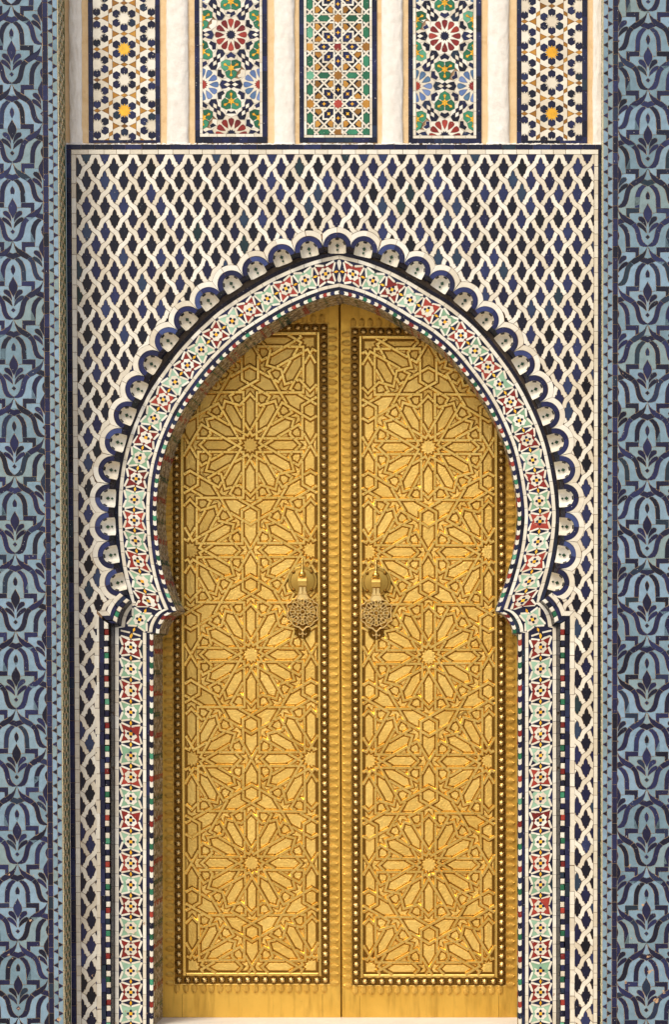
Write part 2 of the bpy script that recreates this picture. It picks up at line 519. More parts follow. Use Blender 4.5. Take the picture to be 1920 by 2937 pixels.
class Mosaic:
    """gathers the tiles of one thing; large ones become objects, tiny ones are joined"""
    def __init__(self, parent, d0=0.0, h=3.0, gap=0.75, small_name='small_tiles', limit=300, tilt=2.0):
        self.parent, self.d0, self.h, self.gap = parent, d0, h, gap
        self.pieces = []; self.small_name = small_name; self.limit = limit; self.tilt = tilt
    def add(self, name, poly, mat, d0=None, h=None, gap=None, bevel=0.0, maxobj=True, holes=()):
        p = clean(list(poly), 0.22, 0.9) if len(poly) > 8 else clean(list(poly))
        if len(p) < 3: return
        if area(p) < 0: p = p[::-1]
        a = area(p)
        g = self.gap if gap is None else gap
        if a < 2.0: return
        per_ = sum(math.hypot(p[i][0] - p[i - 1][0], p[i][1] - p[i - 1][1]) for i in range(len(p)))
        q = inset(p, g) if g > 0 else p
        for sc in (0.5, 0.2):
            if g > 0 and abs(area(q) - (a - per_ * g)) > 0.16 * a + 2:
                g *= sc; q = inset(p, g)
        if area(q) <= 0.5: return
        xs = [v[0] for v in q]; ys = [v[1] for v in q]
        ext = max(max(xs) - min(xs), max(ys) - min(ys))
        hs = []
        for hl in holes:
            hl = clean(hl)
            if len(hl) > 2 and abs(area(hl)) > 1.5: hs.append(inset(hl, -g))
        self.pieces.append((name, q, mat, self.d0 if d0 is None else d0, self.h if h is None else h, bevel, area(q), ext, maxobj, hs))
    def finish(self):
        by = {}
        for p in self.pieces: by.setdefault(p[0], []).append(p)
        small = []
        for name, ps in by.items():
            ps.sort(key=lambda p: -p[6])
            n = 0
            for p in ps:
                if n < self.limit and p[8] and p[6] >= 55 and p[7] >= 9.5:
                    self.emit(p); n += 1
                else: small.append(p)
        if small: self.join(small)
    def geom(self, p):
        name, q, mat, d0, h, bev, a, ext, _, hs = p
        c = centroid(q)
        if hs: return c, holed(q, hs, h, c)
        if not bev and len(q) > 6 and not sound(q): return c, knotted(q, h, c)
        if bev > 0: return c, loft([q, inset(q, bev * 0.15), inset(q, bev)], [0, h - bev * 0.7, h], c)
        return c, loft([q, q], [0, h], c)
    def emit(self, p):
        name, q, mat, d0, h, bev, a, ext, _, hs = p
        c = centroid(q)
        key = (mat, tuple((round(v[0] - c[0], 1), round(v[1] - c[1], 1)) for hl in hs for v in hl), round(h, 2), round(bev, 2), tuple((round(x - c[0], 1), round(y - c[1], 1)) for x, y in q))
        me = MESHES.get(key)
        if me is None:
            c, (vs, fs) = self.geom(p)
            me = mesh_of(name, vs, fs, M[mat]); MESHES[key] = me
        t = R(self.tilt) * min(1.0, 30.0 / ext)
        o = link(name, me, self.parent, V(c[0], c[1], d0 + random.uniform(-0.35, 0.35)), (random.uniform(-t, t), 0, random.uniform(-t, t)))
        return o
    def join(self, ps):
        mats = []; vs = []; fs = []; mi = []; rn = []
        base = PLOC.get(self.parent) or parent_world(self.parent)
        for p in ps:
            c, (v, f) = self.geom(p)
            o = V(c[0], c[1], p[3] + random.uniform(-0.3, 0.3)) - base
            tx, tz = random.uniform(-0.03, 0.03), random.uniform(-0.03, 0.03)
            b = len(vs)
            for x, y, z in v: vs.append((x + o.x, y + o.y + z * tx + x * tz, z + o.z))
            if p[2] not in mats: mats.append(p[2])
            k = mats.index(p[2]); r = random.random()
            for ff in f:
                fs.append(tuple(b + i for i in ff)); mi.append(k); rn.append(r)
        me = mesh_of(self.small_name, vs, fs, [M[m] for m in mats], mi, rnd=rn)
        o = link(self.small_name, me, self.parent, base)
        o['kind'] = 'stuff'
        return o

def figures(mos, bound, figs, bgname, bgmat, cuts=(), reject=None, **kw):
    """cut the bounded field along the figures; later figures win"""
    polys = list(bound) + [f[0] for f in figs]
    boxes = [(min(q[0] for q in f[0]), max(q[0] for q in f[0]), min(q[1] for q in f[0]), max(q[1] for q in f[0])) for f in figs]
    outer = bound[0]; holes = bound[1:]
    for r in arrange(polys, cuts):
        pt = r['pt']
        if not inside(pt, outer) or any(inside(pt, h) for h in holes): continue
        if reject and reject(pt): continue
        name, mat = bgname, bgmat
        for f, b in zip(reversed(figs), reversed(boxes)):
            if b[0] <= pt[0] <= b[1] and b[2] <= pt[1] <= b[3] and inside(pt, f[0]):
                name, mat = f[1], f[2]
                break
        outs = [l for l in r['loops'] if area(l) > 0]
        hol = [l for l in r['loops'] if area(l) < -1.5]
        for l in outs: mos.add(name, l, mat, holes=[h for h in hol if inside(h[0], l) or inside(h[len(h) // 2], l)], **kw)

def rect(x0, y0, x1, y1): return [(x0, y0), (x1, y0), (x1, y1), (x0, y1)]

def row(mos, name, x0, y0, x1, y1, step, mat, jit=0.25, **kw):
    """a straight course of tiles in a rectangle"""
    hor = (x1 - x0) > (y1 - y0)
    L = (x1 - x0) if hor else (y1 - y0)
    t = 0.0
    while t < L - 1:
        s = step * random.uniform(1 - jit, 1 + jit)
        e = min(L, t + s)
        if L - e < step * 0.4: e = L
        mos.add(name, rect(x0 + t, y0, x0 + e, y1) if hor else rect(x0, y0 + t, x1, y0 + e), mat, **kw)
        t = e

def slab(name, loops, d, mat, parent, back=None):
    """flat sheet with holes at depth d (returns to depth `back` round its edges)"""
    pts = [[Vector((x, y, 0)) for x, y in lp] for lp in loops]
    flat = [q for lp in loops for q in lp]
    tris = tessellate_polygon(pts)
    base = parent_world(parent) if parent else Vector((0, 0, 0))
    vs = [V(x, y, d) - base for x, y in flat]
    fs = []
    for a, b, c in tris:
        n = (vs[b] - vs[a]).cross(vs[c] - vs[a])
        fs.append((a, b, c) if n.y < 0 else (a, c, b))
    if back is not None:
        k = 0; m = len(flat)
        vs += [V(x, y, back) - base for x, y in flat]
        for lp in loops:
            n = len(lp)
            for i in range(n):
                a, b = k + i, k + (i + 1) % n
                fs.append((a, b, m + b, m + a))
            k += n
    return link(name, mesh_of(name, vs, fs, mat), parent, base)

def wob(x, y, amp, sc, seed):
    v = Vector((x * sc, y * sc, seed))
    return (x + amp * noise.noise(v), y + amp * noise.noise(v + Vector((31.7, 11.3, 5.1))))

# ------------------------------------------------------------------ curves
def catmull(P, n=12):
    out = []
    Q = [(2 * P[0][0] - P[1][0], 2 * P[0][1] - P[1][1])] + list(P) + [(2 * P[-1][0] - P[-2][0], 2 * P[-1][1] - P[-2][1])]
    for i in range(1, len(Q) - 2):
        p0, p1, p2, p3 = Q[i - 1:i + 3]
        for k in range(n):
            t = k / n
            out.append(tuple(0.5 * ((2 * p1[j]) + (-p0[j] + p2[j]) * t + (2 * p0[j] - 5 * p1[j] + 4 * p2[j] - p3[j]) * t * t + (-p0[j] + 3 * p1[j] - 3 * p2[j] + p3[j]) * t ** 3) for j in (0, 1)))
    out.append(tuple(P[-1]))
    return out

def cum(P):
    c = [0.0]
    for i in range(1, len(P)): c.append(c[-1] + math.hypot(P[i][0] - P[i - 1][0], P[i][1] - P[i - 1][1]))
    return c

def at(P, c, s):
    if s <= 0: i = 1
    elif s >= c[-1]: i = len(P) - 1
    else:
        lo, hi = 0, len(c) - 1
        while hi - lo > 1:
            m = (lo + hi) // 2
            if c[m] <= s: lo = m
            else: hi = m
        i = hi
    w = (s - c[i - 1]) / max(c[i] - c[i - 1], 1e-9)
    return (P[i - 1][0] + (P[i][0] - P[i - 1][0]) * w, P[i - 1][1] + (P[i][1] - P[i - 1][1]) * w)

def resample(P, n):
    c = cum(P)
    return [at(P, c, c[-1] * i / n) for i in range(n + 1)]

def smooth(P, it):
    P = list(P)
    for _ in range(it):
        P = [P[0]] + [((P[i - 1][0] + 2 * P[i][0] + P[i + 1][0]) / 4, (P[i - 1][1] + 2 * P[i][1] + P[i + 1][1]) / 4) for i in range(1, len(P) - 1)] + [P[-1]]
    return P

def normal_offset(P, d, side):
    out = []
    for i in range(len(P)):
        a, b = P[max(i - 1, 0)], P[min(i + 1, len(P) - 1)]
        tx, ty = b[0] - a[0], b[1] - a[1]
        L = math.hypot(tx, ty) or 1
        out.append((P[i][0] + side * ty / L * d, P[i][1] - side * tx / L * d))
    return out

def strap_pieces(paths, w, gap, tuck=1.0):
    """weave polylines over and under; returns the visible centre-line pieces"""
    segs = []
    for pi, p in enumerate(paths):
        s = 0.0
        for i in range(len(p) - 1):
            L = math.hypot(p[i + 1][0] - p[i][0], p[i + 1][1] - p[i][1])
            segs.append((pi, i, p[i], p[i + 1], s, L)); s += L
    grid = {}
    G = 60.0
    for k, (pi, i, a, b, s, L) in enumerate(segs):
        for gx in range(int(math.floor(min(a[0], b[0]) / G)), int(math.floor(max(a[0], b[0]) / G)) + 1):
            for gy in range(int(math.floor(min(a[1], b[1]) / G)), int(math.floor(max(a[1], b[1]) / G)) + 1):
                grid.setdefault((gx, gy), []).append(k)
    cross = []; seen = set()
    for cell in grid.values():
        for u in range(len(cell)):
            for v in range(u + 1, len(cell)):
                k, l = cell[u], cell[v]
                if (k, l) in seen: continue
                seen.add((k, l))
                A, B = segs[k], segs[l]
                if A[0] == B[0] and abs(A[1] - B[1]) <= 1: continue
                x1, y1 = A[2]; dx1, dy1 = A[3][0] - x1, A[3][1] - y1
                x2, y2 = B[2]; dx2, dy2 = B[3][0] - x2, B[3][1] - y2
                den = dx1 * dy2 - dy1 * dx2
                if abs(den) < 1e-6: continue
                t = ((x2 - x1) * dy2 - (y2 - y1) * dx2) / den
                q = ((x2 - x1) * dy1 - (y2 - y1) * dx1) / den
                e1, e2 = 2.0 / max(A[5], 1), 2.0 / max(B[5], 1)
                if e1 < t < 1 - e1 and e2 < q < 1 - e2:
                    sn = abs(den) / (A[5] * B[5])
                    cross.append(((A[0], A[4] + t * A[5]), (B[0], B[4] + q * B[5]), sn))
    per = {}
    for ci, (a, b, sn) in enumerate(cross):
        per.setdefault(a[0], []).append((a[1], ci, 0))
        per.setdefault(b[0], []).append((b[1], ci, 1))
    for v in per.values(): v.sort()
    over = {}
    todo = []; done = set()
    for start in list(per):
        if start in done: continue
        todo = [start]
        while todo:
            pi = todo.pop()
            if pi in done: continue
            done.add(pi)
            lst = per.get(pi, [])
            par = 0
            for n, (s, ci, w_) in enumerate(lst):
                if ci in over:
                    par = ((over[ci] == w_) ^ (n % 2 == 0)); break
            for n, (s, ci, w_) in enumerate(lst):
                if ci not in over:
                    up = ((n % 2 == 0) ^ par)
                    over[ci] = w_ if up else 1 - w_
                    a, b, sn = cross[ci]
                    todo.append(b[0] if w_ == 0 else a[0])
    out = []
    for pi, p in enumerate(paths):
        c = cum(p)
        cutsl = [(s, (w / 2 * tuck + gap) / max(cross[ci][2], 0.3)) for s, ci, w_ in per.get(pi, []) if over[ci] != w_]
        t = 0.0; spans = []
        for s, g in cutsl:
            spans.append((t, s - g)); t = s + g
        spans.append((t, c[-1]))
        for a, b in spans:
            if b - a < 3.5: continue
            pts = [at(p, c, a)] + [p[i] for i in range(len(p)) if a + 0.6 < c[i] < b - 0.6] + [at(p, c, b)]
            out.append(pts)
    return out

def clip_line(pts, x0, y0, x1, y1):
    res = []; cur = []
    for i in range(len(pts) - 1):
        (ax, ay), (bx, by) = pts[i], pts[i + 1]
        dx, dy = bx - ax, by - ay
        t0, t1 = 0.0, 1.0; ok = True
        for p, q in ((-dx, ax - x0), (dx, x1 - ax), (-dy, ay - y0), (dy, y1 - ay)):
            if abs(p) < 1e-9:
                if q < 0: ok = False
            else:
                r = q / p
                if p < 0: t0 = max(t0, r)
                else: t1 = min(t1, r)
        if not ok or t0 >= t1:
            if len(cur) > 1: res.append(cur)
            cur = []
            continue
        a = (ax + dx * t0, ay + dy * t0); b = (ax + dx * t1, ay + dy * t1)
        if not cur: cur = [a, b]
        elif t0 > 1e-6:
            res.append(cur); cur = [a, b]
        else: cur.append(b)
        if t1 < 1 - 1e-6:
            res.append(cur); cur = []
    if len(cur) > 1: res.append(cur)
    return res

def ribbon(pts, w):
    """left and right edges of a mitred strip"""
    n = len(pts); l, r = [], []
    for i in range(n):
        if i == 0: d1 = d2 = (pts[1][0] - pts[0][0], pts[1][1] - pts[0][1])
        elif i == n - 1: d1 = d2 = (pts[-1][0] - pts[-2][0], pts[-1][1] - pts[-2][1])
        else:
            d1 = (pts[i][0] - pts[i - 1][0], pts[i][1] - pts[i - 1][1]); d2 = (pts[i + 1][0] - pts[i][0], pts[i + 1][1] - pts[i][1])
        l1, l2 = math.hypot(*d1) or 1, math.hypot(*d2) or 1
        n1 = (-d1[1] / l1, d1[0] / l1); n2 = (-d2[1] / l2, d2[0] / l2)
        m = (n1[0] + n2[0], n1[1] + n2[1]); k = (w / 2) / max(1 + n1[0] * n2[0] + n1[1] * n2[1], 0.3)
        l.append((pts[i][0] + m[0] * k, pts[i][1] + m[1] * k)); r.append((pts[i][0] - m[0] * k, pts[i][1] - m[1] * k))
    return l, r

# =================================================================== SETTING
def build_ground():
    n = 24; R_ = 400.0
    vs = [(x, y, 0.0) for x in (-R_, R_) for y in (-R_, R_)]
    g = link('pavement', mesh_of('pavement', vs, [(0, 2, 3, 1)], M['paving']))
    g['kind'] = 'structure'
build_ground()

BAND = -30.0        # the star border of the arch lies a little behind the wall
DOOR = -290.0       # the door leaves stand deep in the opening
FRONT = 160.0       # the blue pilasters stand forward
PANEL = -10.0       # mosaic panels above
BOT = 3000.0
TOPY = -260.0

# ---- the frame of the portal wall
FX = [UX(v) for v in (195.6, 210.6, 224.5)]
GX = [UX(v) for v in (1704.0, 1716.0, 1728.5)]
FY = [UY(v) for v in (415.0, 429.5, 443.5)]

# ---- arch curves (left side measured, right side measured)
I_L = [(974, 844), (934, 852), (889, 868), (832, 894), (776, 927), (710, 969), (673, 999), (633.5, 1037), (594, 1081), (560, 1126), (522.5, 1181), (487.8, 1254), (467, 1316), (456, 1370), (450, 1430), (449, 1485), (452, 1535), (459, 1599), (471.5, 1658), (489, 1712), (507, 1752)]
I_R = [(974, 844), (1023, 856), (1079, 879), (1131, 908), (1177, 937), (1223, 964), (1282, 1013), (1327, 1064), (1379, 1134), (1419, 1205), (1455, 1292), (1475, 1379), (1484.5, 1448), (1485, 1500), (1474.5, 1579), (1454.6, 1658), (1435, 1715), (1422, 1753)]
BR_I = [(507, 1752), (490, 1758), (478.6, 1767), (467, 1783), (459, 1801), (457, 1817)]
BR_O = [(381, 1726), (369, 1738), (357, 1755), (350, 1774), (347, 1796)]
JX = 963.4
def mirror(P, c=JX): return [(2 * c - x, y) for x, y in P]

class Band:
    """ruled band between the opening edge (u=0) and the outer white line (u=110)"""
    def __init__(self, Ip, side, d):
        I = smooth(resample(catmull(Ip, 10), 240), 6)
        self.side = side
        off = normal_offset(I, 110.0, -side)
        tip = (381, 1726) if side > 0 else (2 * 967.3 - 381, 1726)
        k = min(range(180, len(off)), key=lambda i: math.hypot(off[i][0] - tip[0], off[i][1] - tip[1]))
        n = len(I) - 1; lo = int(n * 0.72)
        O = []
        for i in range(n + 1):
            j = i if i < lo else lo + (i - lo) * (k - lo) / (n - lo)
            a = int(j); w = j - a; b = min(a + 1, n)
            O.append((off[a][0] * (1 - w) + off[b][0] * w, off[a][1] * (1 - w) + off[b][1] * w))
        ex, ey = 973.5 - O[0][0], 731.5 - O[0][1]       # both halves meet in one point at the apex
        for i in range(45):
            w = (1 - i / 45.0) ** 2
            O[i] = (O[i][0] + ex * w, O[i][1] + ey * w)
        if side > 0:
            bi, bo = BR_I, BR_O; jx, ox = 440.0, 329.5
        else:
            bi, bo = mirror(BR_I, 964.5), mirror(BR_O, 966.0); jx, ox = 2 * JX - 440, 2 * JX - 329.5
        bi = [I[-1]] + list(bi[1:]); bo = [O[-1]] + list(bo[1:])
        bi = resample(catmull(bi, 8), 24); bo = resample(catmull(bo, 8), 24)
        li = resample([bi[-1], (jx, 1818)], 4); lo_ = resample([bo[-1], (ox, 1799)], 4)
        ji = resample([(jx, 1818), (jx, 3080)], 90); jo = resample([(ox, 1799), (ox, 3080)], 90)
        self.n_arch = len(I) - 1
        Iall = I + bi[1:] + li[1:] + ji[1:]
        Oall = O + bo[1:] + lo_[1:] + jo[1:]
        self.I = [U(x, y, d) for x, y in Iall]
        self.O = [U(x, y, d) for x, y in Oall]
        mid = [((a[0] + b[0]) / 2, (a[1] + b[1]) / 2) for a, b in zip(self.I, self.O)]
        self.c = cum(mid)
        self.s_arch = self.c[self.n_arch]
        self.s_jamb = self.c[self.n_arch + 28]
        self.len = self.c[-1]
        self.n_br = self.n_arch + 28
    def P(self, s, u):
        s = max(-60.0, min(s, self.len))
        a = at(self.I, self.c, s); b = at(self.O, self.c, s)
        w = u / 110.0
        return (a[0] + (b[0] - a[0]) * w, a[1] + (b[1] - a[1]) * w)
    def line(self, u):
        w = u / 110.0
        return [(a[0] + (b[0] - a[0]) * w, a[1] + (b[1] - a[1]) * w) for a, b in zip(self.I, self.O)]
    def patch(self, s0, s1, u0, u1):
        n = max(1, int((s1 - s0) / 9))
        a = [self.P(s0 + (s1 - s0) * i / n, u0) for i in range(n + 1)]
        b = [self.P(s1 - (s1 - s0) * i / n, u1) for i in range(n + 1)]
        return a + b

BL, BRt = Band(I_L, 1, BAND), Band(I_R, -1, BAND)
BANDS = (BL, BRt)

# ---- scalloped lobes
LOBE_PTS = [(967, 708), (886, 718), (806.8, 742), (732, 777), (663, 817), (597, 866), (539, 919), (485, 978), (438, 1043), (399, 1117), (366.5, 1191), (339.5, 1271), (320.8, 1353.5), (312.3, 1433.4), (312.5, 1514), (321, 1593), (340.8, 1669.7)]
lob = resample(smooth(resample(catmull([(1048, 718)] + LOBE_PTS, 10), 170), 4), 170)
k0 = min(range(len(lob)), key=lambda i: math.hypot(lob[i][0] - 967, lob[i][1] - 708))
lob = [U(x, y, 0) for x, y in lob[k0:]]
lc = cum(lob)
LOBES = []       # (cx, cy, outward nx, ny)
NL = 16
for side in (1, -1):
    for i in range(NL + 1):
        if side < 0 and i == 0: continue
        s = lc[-1] * i / NL
        x, y = at(lob, lc, s)
        x0, y0 = at(lob, lc, max(0, s - 6)); x1, y1 = at(lob, lc, min(lc[-1], s + 6))
        tx, ty = x1 - x0, y1 - y0
        if i == 0: tx, ty = -1.0, 0.0
        L = math.hypot(tx, ty)
        nx, ny = ty / L, -tx / L          # outward
        if nx * (x - 967) + ny * (y - 1350) < 0: nx, ny = -nx, -ny
        if side < 0: x, nx = 2 * 967.0 - x, -nx
        LOBES.append((x, y, nx, ny, side, i))
SP = lc[-1] / NL / 2.0               # half spacing of the lobes

def lobe_pt(l, r, ang):
    """point at radius r, angle from the outward direction"""
    x, y, nx, ny = l[:4]
    tx, ty = -ny, nx
    return (x + r * (nx * math.cos(ang) + tx * math.sin(ang)), y + r * (ny * math.cos(ang) + ty * math.sin(ang)))

# outer outline of the scallops: white ring
R_HOLE, R_BLUE, R_WHITE = 25.5, 39.8, 55.5
def lobes_in_order():
    left = [l for l in LOBES if l[4] > 0]
    right = [l for l in LOBES if l[4] < 0]
    return left[::-1] + right            # from left neck over the apex to the right neck

OX = {k: U(v, 2300, 0)[0] for k, v in (('a', 278.0), ('b', 292.0), ('c', 306.0), ('d', 319.0))}
P161 = [(344, 1700), (326, 1717), (313, 1736), (307, 1748), (306, 1752)]
P147 = [(354, 1708), (338, 1723), (325, 1741), (317, 1760), (316, 1766)]
P133 = [(362, 1716), (347, 1730), (334, 1749), (326, 1768), (323, 1779)]
P120 = [(372, 1722), (358, 1736), (346, 1754), (338, 1774), (336, 1787)]
def outer_path(P, jx, ly, side, d=0.0):
    Q = resample(catmull(P, 6), 16) + [(jx, ly)] + [(jx, y) for y in range(int(ly) + 14, 3081, 14)] + [(jx, 3080)]
    if side < 0: Q = mirror(Q)
    return [U(x, y, d) for x, y in Q]
def four(side):
    return (outer_path(P120, 319, 1788, side), outer_path(P133, 306, 1780, side), outer_path(P147, 292, 1766, side), outer_path(P161, 278, 1752, side))

def scallop_outline():
    """closed loop: outside of the white rings, down both jambs"""
    out = []
    L4 = four(1)[3]; R4 = four(-1)[3]
    out += L4[::-1]
    order = lobes_in_order()
    aw = math.asin(min(0.98, (SP + 1.7) / R_WHITE))
    for i, l in enumerate(order):
        # tangent direction in order: sign chosen so we travel left neck -> apex -> right neck
        for k in range(9):
            a = -aw + 2 * aw * k / 8
            out.append(lobe_pt(l, R_WHITE, a))
    out += R4
    return out
OUT161 = scallop_outline()

# =================================================================== MAIN WALL
wall = thing('portal_wall', 'wall of white interlaced strapwork around navy cartouche tiles, surrounding the arched doorway', 'wall', V(960, BASE_Y, 0))
PLOC[wall] = Vector(wall.location)

def build_wall():
    mos = Mosaic(wall, d0=-3.0, h=3.0, gap=0.65)
    # masonry behind the tiles, with the opening cut out well inside the scallops
    hole = outer_path(P147, 292, 1766, 1)[::-1] + [lobe_pt(l, 30, t) for l in lobes_in_order() for t in (-0.5, 0.0, 0.5)] + outer_path(P147, 292, 1766, -1)
    hole = [q for q in hole if q[1] < BOT - 1]
    hole = [(hole[0][0], BOT + 20)] + hole + [(hole[-1][0], BOT + 20)]
    rc = rect(FX[0], FY[0], GX[2] + 6, BOT)
    vs, fs = [], []
    mb = parent_world(wall)
    for r in arrange([rc, hole]):
        if not inside(r['pt'], rc) or inside(r['pt'], hole): continue
        v, f = holed(r['loops'][0] if area(r['loops'][0]) > 0 else r['loops'][0][::-1], [], 0.0, (960, 0))
        k = len(vs); vs += v; fs += [tuple(k + t for t in ff) for ff in f]
    link('masonry', mesh_of('masonry', vs, fs, M['grout']), wall, V(960, 0, -3.2))
    # borders
    row(mos, 'navy_border_tile', FX[0], FY[0], GX[2], FY[1], 47, 'navy')
    row(mos, 'navy_border_tile', FX[0], FY[1], FX[1], BOT, 42, 'navy')
    row(mos, 'navy_border_tile', GX[1], FY[1], GX[2], BOT, 42, 'navy')
    row(mos, 'white_border_tile', FX[1], FY[1], GX[1], FY[2], 41, 'white')
    row(mos, 'white_border_tile', FX[1], FY[2], FX[2], BOT, 38, 'white')
    row(mos, 'white_border_tile', GX[0], FY[2], GX[1], BOT, 38, 'white')
    # the interlace field
    half = [(0, -26.7), (3.4, -22.5), (5.5, -17), (6.3, -9.2), (10.6, -8.8), (11.0, -4.6), (15.2, 0.2), (12.2, 6.5), (9.6, 13), (8.4, 19.4), (4.7, 20.0), (4.1, 24.5), (0, 29.3)]
    shape = half + [(-x, y) for x, y in half[-2:0:-1]]
    PX, PY = 52.92, 72.9
    x0, y0 = UX(248.4, 0, 600), UY(516.5)
    def jig(): return random.uniform(-0.35, 0.35)
    figs, cuts = [], []
    def skip(x, y): return 470 < x < 1465 and y > 1010 or (340 < x < 1590 and y > 1200)
    nx = int((GX[0] - FX[2]) / PX) + 2
    for i in range(-1, nx * 2 + 2):
        cx = x0 + i * PX / 2
        for j in range(-2, 38):
            cy = y0 + j * PY - (PY / 2 if i % 2 else 0)
            if cx < FX[2] - 20 or cx > GX[0] + 20 or cy < FY[2] - 30 or cy > BOT + 30: continue
            if skip(cx, cy): continue
            a, b = jig(), jig()
            figs.append(([(cx + x + a, cy + y + b) for x, y in shape], 'cartouche_tile', 'navy_field'))
            # strap crossing under this cartouche; rows alternate which strap is on top
            r = round((cy + PY / 2 - y0) / (PY / 2))
            q = 1 if r % 2 else -1
            yk = cy + PY / 2
            cuts.append([(cx - q * 14.5, yk + 0.4), (cx - q * 11.2, yk - 0.2), (cx - q * 5.6, yk - 4.4), (cx + q * 0.2, cy + 28.8), (cx + q * 0.4, cy + 26.0)])
            cuts.append([(cx - q * 0.4, cy + PY - 23.0), (cx - q * 0.2, cy + PY - 26.2), (cx + q * 5.6, yk + 5.2), (cx + q * 11.2, yk + 0.6), (cx + q * 14.5, yk + 0.2)])
    figs = [([wob(x, y, 2.6, 0.011, 1.5) for x, y in f[0]], f[1], f[2]) for f in figs]
    cuts = [[wob(x, y, 2.6, 0.011, 1.5) for x, y in c] for c in cuts]
    figures(mos, [rect(FX[2], FY[2], GX[0], BOT), OUT161], figs, 'interlace_strip', 'white', cuts, gap=0.7)
    mos.finish()
    # plaster behind the panels
    b = slab('plaster_ground', [rect(FX[0] - 4, TOPY, GX[2] + 10, FY[0] - 0.5)], PANEL - 4.0, M['cream'], wall)
    # ragged mortar at the foot of the columns
    vs, fs = [], []
    x = FX[0]
    base = parent_world(wall)
    while x < GX[2]:
        w = random.uniform(4, 11)
        y1 = FY[0] - random.uniform(1, 5); 
        dd = random.uniform(-2, 2.5)
        k = len(vs)
        vs += [V(x, y1 - random.uniform(0, 3), PANEL - 3) - base, V(x + w, y1 - random.uniform(0, 3), PANEL - 3) - base, V(x + w, FY[0] + random.uniform(-0.6, 1.5), dd) - base, V(x, FY[0] + random.uniform(-0.6, 1.5), dd) - base]
        fs.append((k + 3, k + 2, k + 1, k))
        x += w
    o = link('mortar_ledge', mesh_of('mortar_ledge', vs, fs, M['plaster']), wall, base)
    o['kind'] = 'stuff'
build_wall()

# =================================================================== ARCH
arch = thing('horseshoe_arch', 'pointed horseshoe arch with a star mosaic border and scalloped cream niches around the golden doors', 'arch', V(960, BASE_Y, 0))
PLOC[arch] = Vector(arch.location)

def star_cell(mos, P, colour):
    """one star medallion; P(a, b) places a point a along the band, b towards the outside"""
    def add(name, pts, mat, **kw): mos.add(name, [P(*q) for q in pts], mat, **kw)
    def bar(name, p, q, w, mat):
        dx, dy = q[0] - p[0], q[1] - p[1]; L = math.hypot(dx, dy); dx /= L; dy /= L
        nx, ny = -dy * w / 2, dx * w / 2
        add(name, [(p[0], p[1]), (p[0] + dx * 2 + nx, p[1] + dy * 2 + ny), (q[0] - dx * 1.5 + nx, q[1] - dy * 1.5 + ny), (q[0], q[1]), (q[0] - dx * 1.5 - nx, q[1] - dy * 1.5 - ny), (p[0] + dx * 2 - nx, p[1] + dy * 2 - ny)], mat, gap=0.25)
    for sa in (1, -1):
        for sb in (1, -1):
            bar('white_baton', (sa * 1.6, sb * 22.6), (sa * 26.4, sb * 31.6), 6.6, 'white')
            bar('white_baton', (sa * 20.6, sb * 1.2), (sa * 28.6, sb * 28.0), 6.0, 'white')
            # navy eye between two medallions
            add('navy_triangle', [(sa * 30.8, sb * 20.0), (sa * 30.8, sb * 3.6), (sa * 24.6, sb * 2.6)], 'navy', gap=0.25)
            add('navy_star', [(sa * 31.0, sb * 25.5), (sa * 27.5, sb * 30.0), (sa * 24.5, sb * 34.2), (sa * 31.0, sb * 34.2)], 'navy', gap=0.1)
    for sb in (1, -1):
        add('navy_triangle', [(-22.5, sb * 34.2), (22.5, sb * 34.2), (0, sb * 24.6)], 'navy', gap=0.3)
    for sa in (1, -1):
        pet = [(4.4, 3.6), (8.6, 4.0), (11.2, 2.2), (12.4, 0), (11.2, -2.2), (8.6, -4.0), (4.4, -3.6)]
        add('petal', [(sa * a, b) for a, b in pet], 'navy', gap=0.1, h=3.6)
        add('petal', [(b, sa * a) for a, b in pet], 'navy', gap=0.1, h=3.6)
    add('centre', [(-4.4, -4.4), (4.4, -4.4), (4.4, 4.4), (-4.4, 4.4)], 'yellow', gap=0.1, h=3.8)
    add('star_tile', [(20.6, 0), (25.5, 27.5), (0, 22.6), (-25.5, 27.5), (-20.6, 0), (-25.5, -27.5), (0, -22.6), (25.5, -27.5)], colour, gap=0.1, h=2.5)
    ring = []
    for k in range(32):
        a = k * math.pi / 16
        r = {0: 14.6, 1: 16.8, 2: 19.6, 3: 18.8, 4: 17.6}[min(k % 8, 8 - k % 8)]
        ring.append((r * math.cos(a), r * math.sin(a)))
    add('flower_tile', ring, 'white', gap=0.1, h=3.1)

def band_strips(mos, b, u0, u1, step, mat, name, s_from=0.0, s_to=None, jit=0.2):
    s = s_from; e = s_to or b.len
    stops = [b.s_arch, b.c[b.n_arch + 24], b.s_jamb, e]
    while s < e - 1:
        n = s + step * random.uniform(1 - jit, 1 + jit)
        for k in stops:
            if s < k - 0.5 and n > k - step * 0.35: n = k; break
        n = min(n, e)
        mos.add(name, b.patch(s, n, u0, u1), mat)
        s = n

def chevron_strip(mos, P, s0, s1, u0, u1, step, name, side, phase=0, **kw):
    cyc = ['white', 'navy', 'white', 'red', 'white', 'navy', 'white', 'green']
    n = max(1, round((s1 - s0) / step)); st_ = (s1 - s0) / n
    for i in range(n):
        a, c = s0 + i * st_, s0 + (i + 1) * st_
        um = (u0 + u1) / 2; q = 3.0
        pts = [P(a, u0), P(a + q, um), P(a, u1), P(c, u1), P(c + q, um), P(c, u0)]
        mos.add(name, pts, cyc[(i + phase) % 8], gap=0.35, **kw)

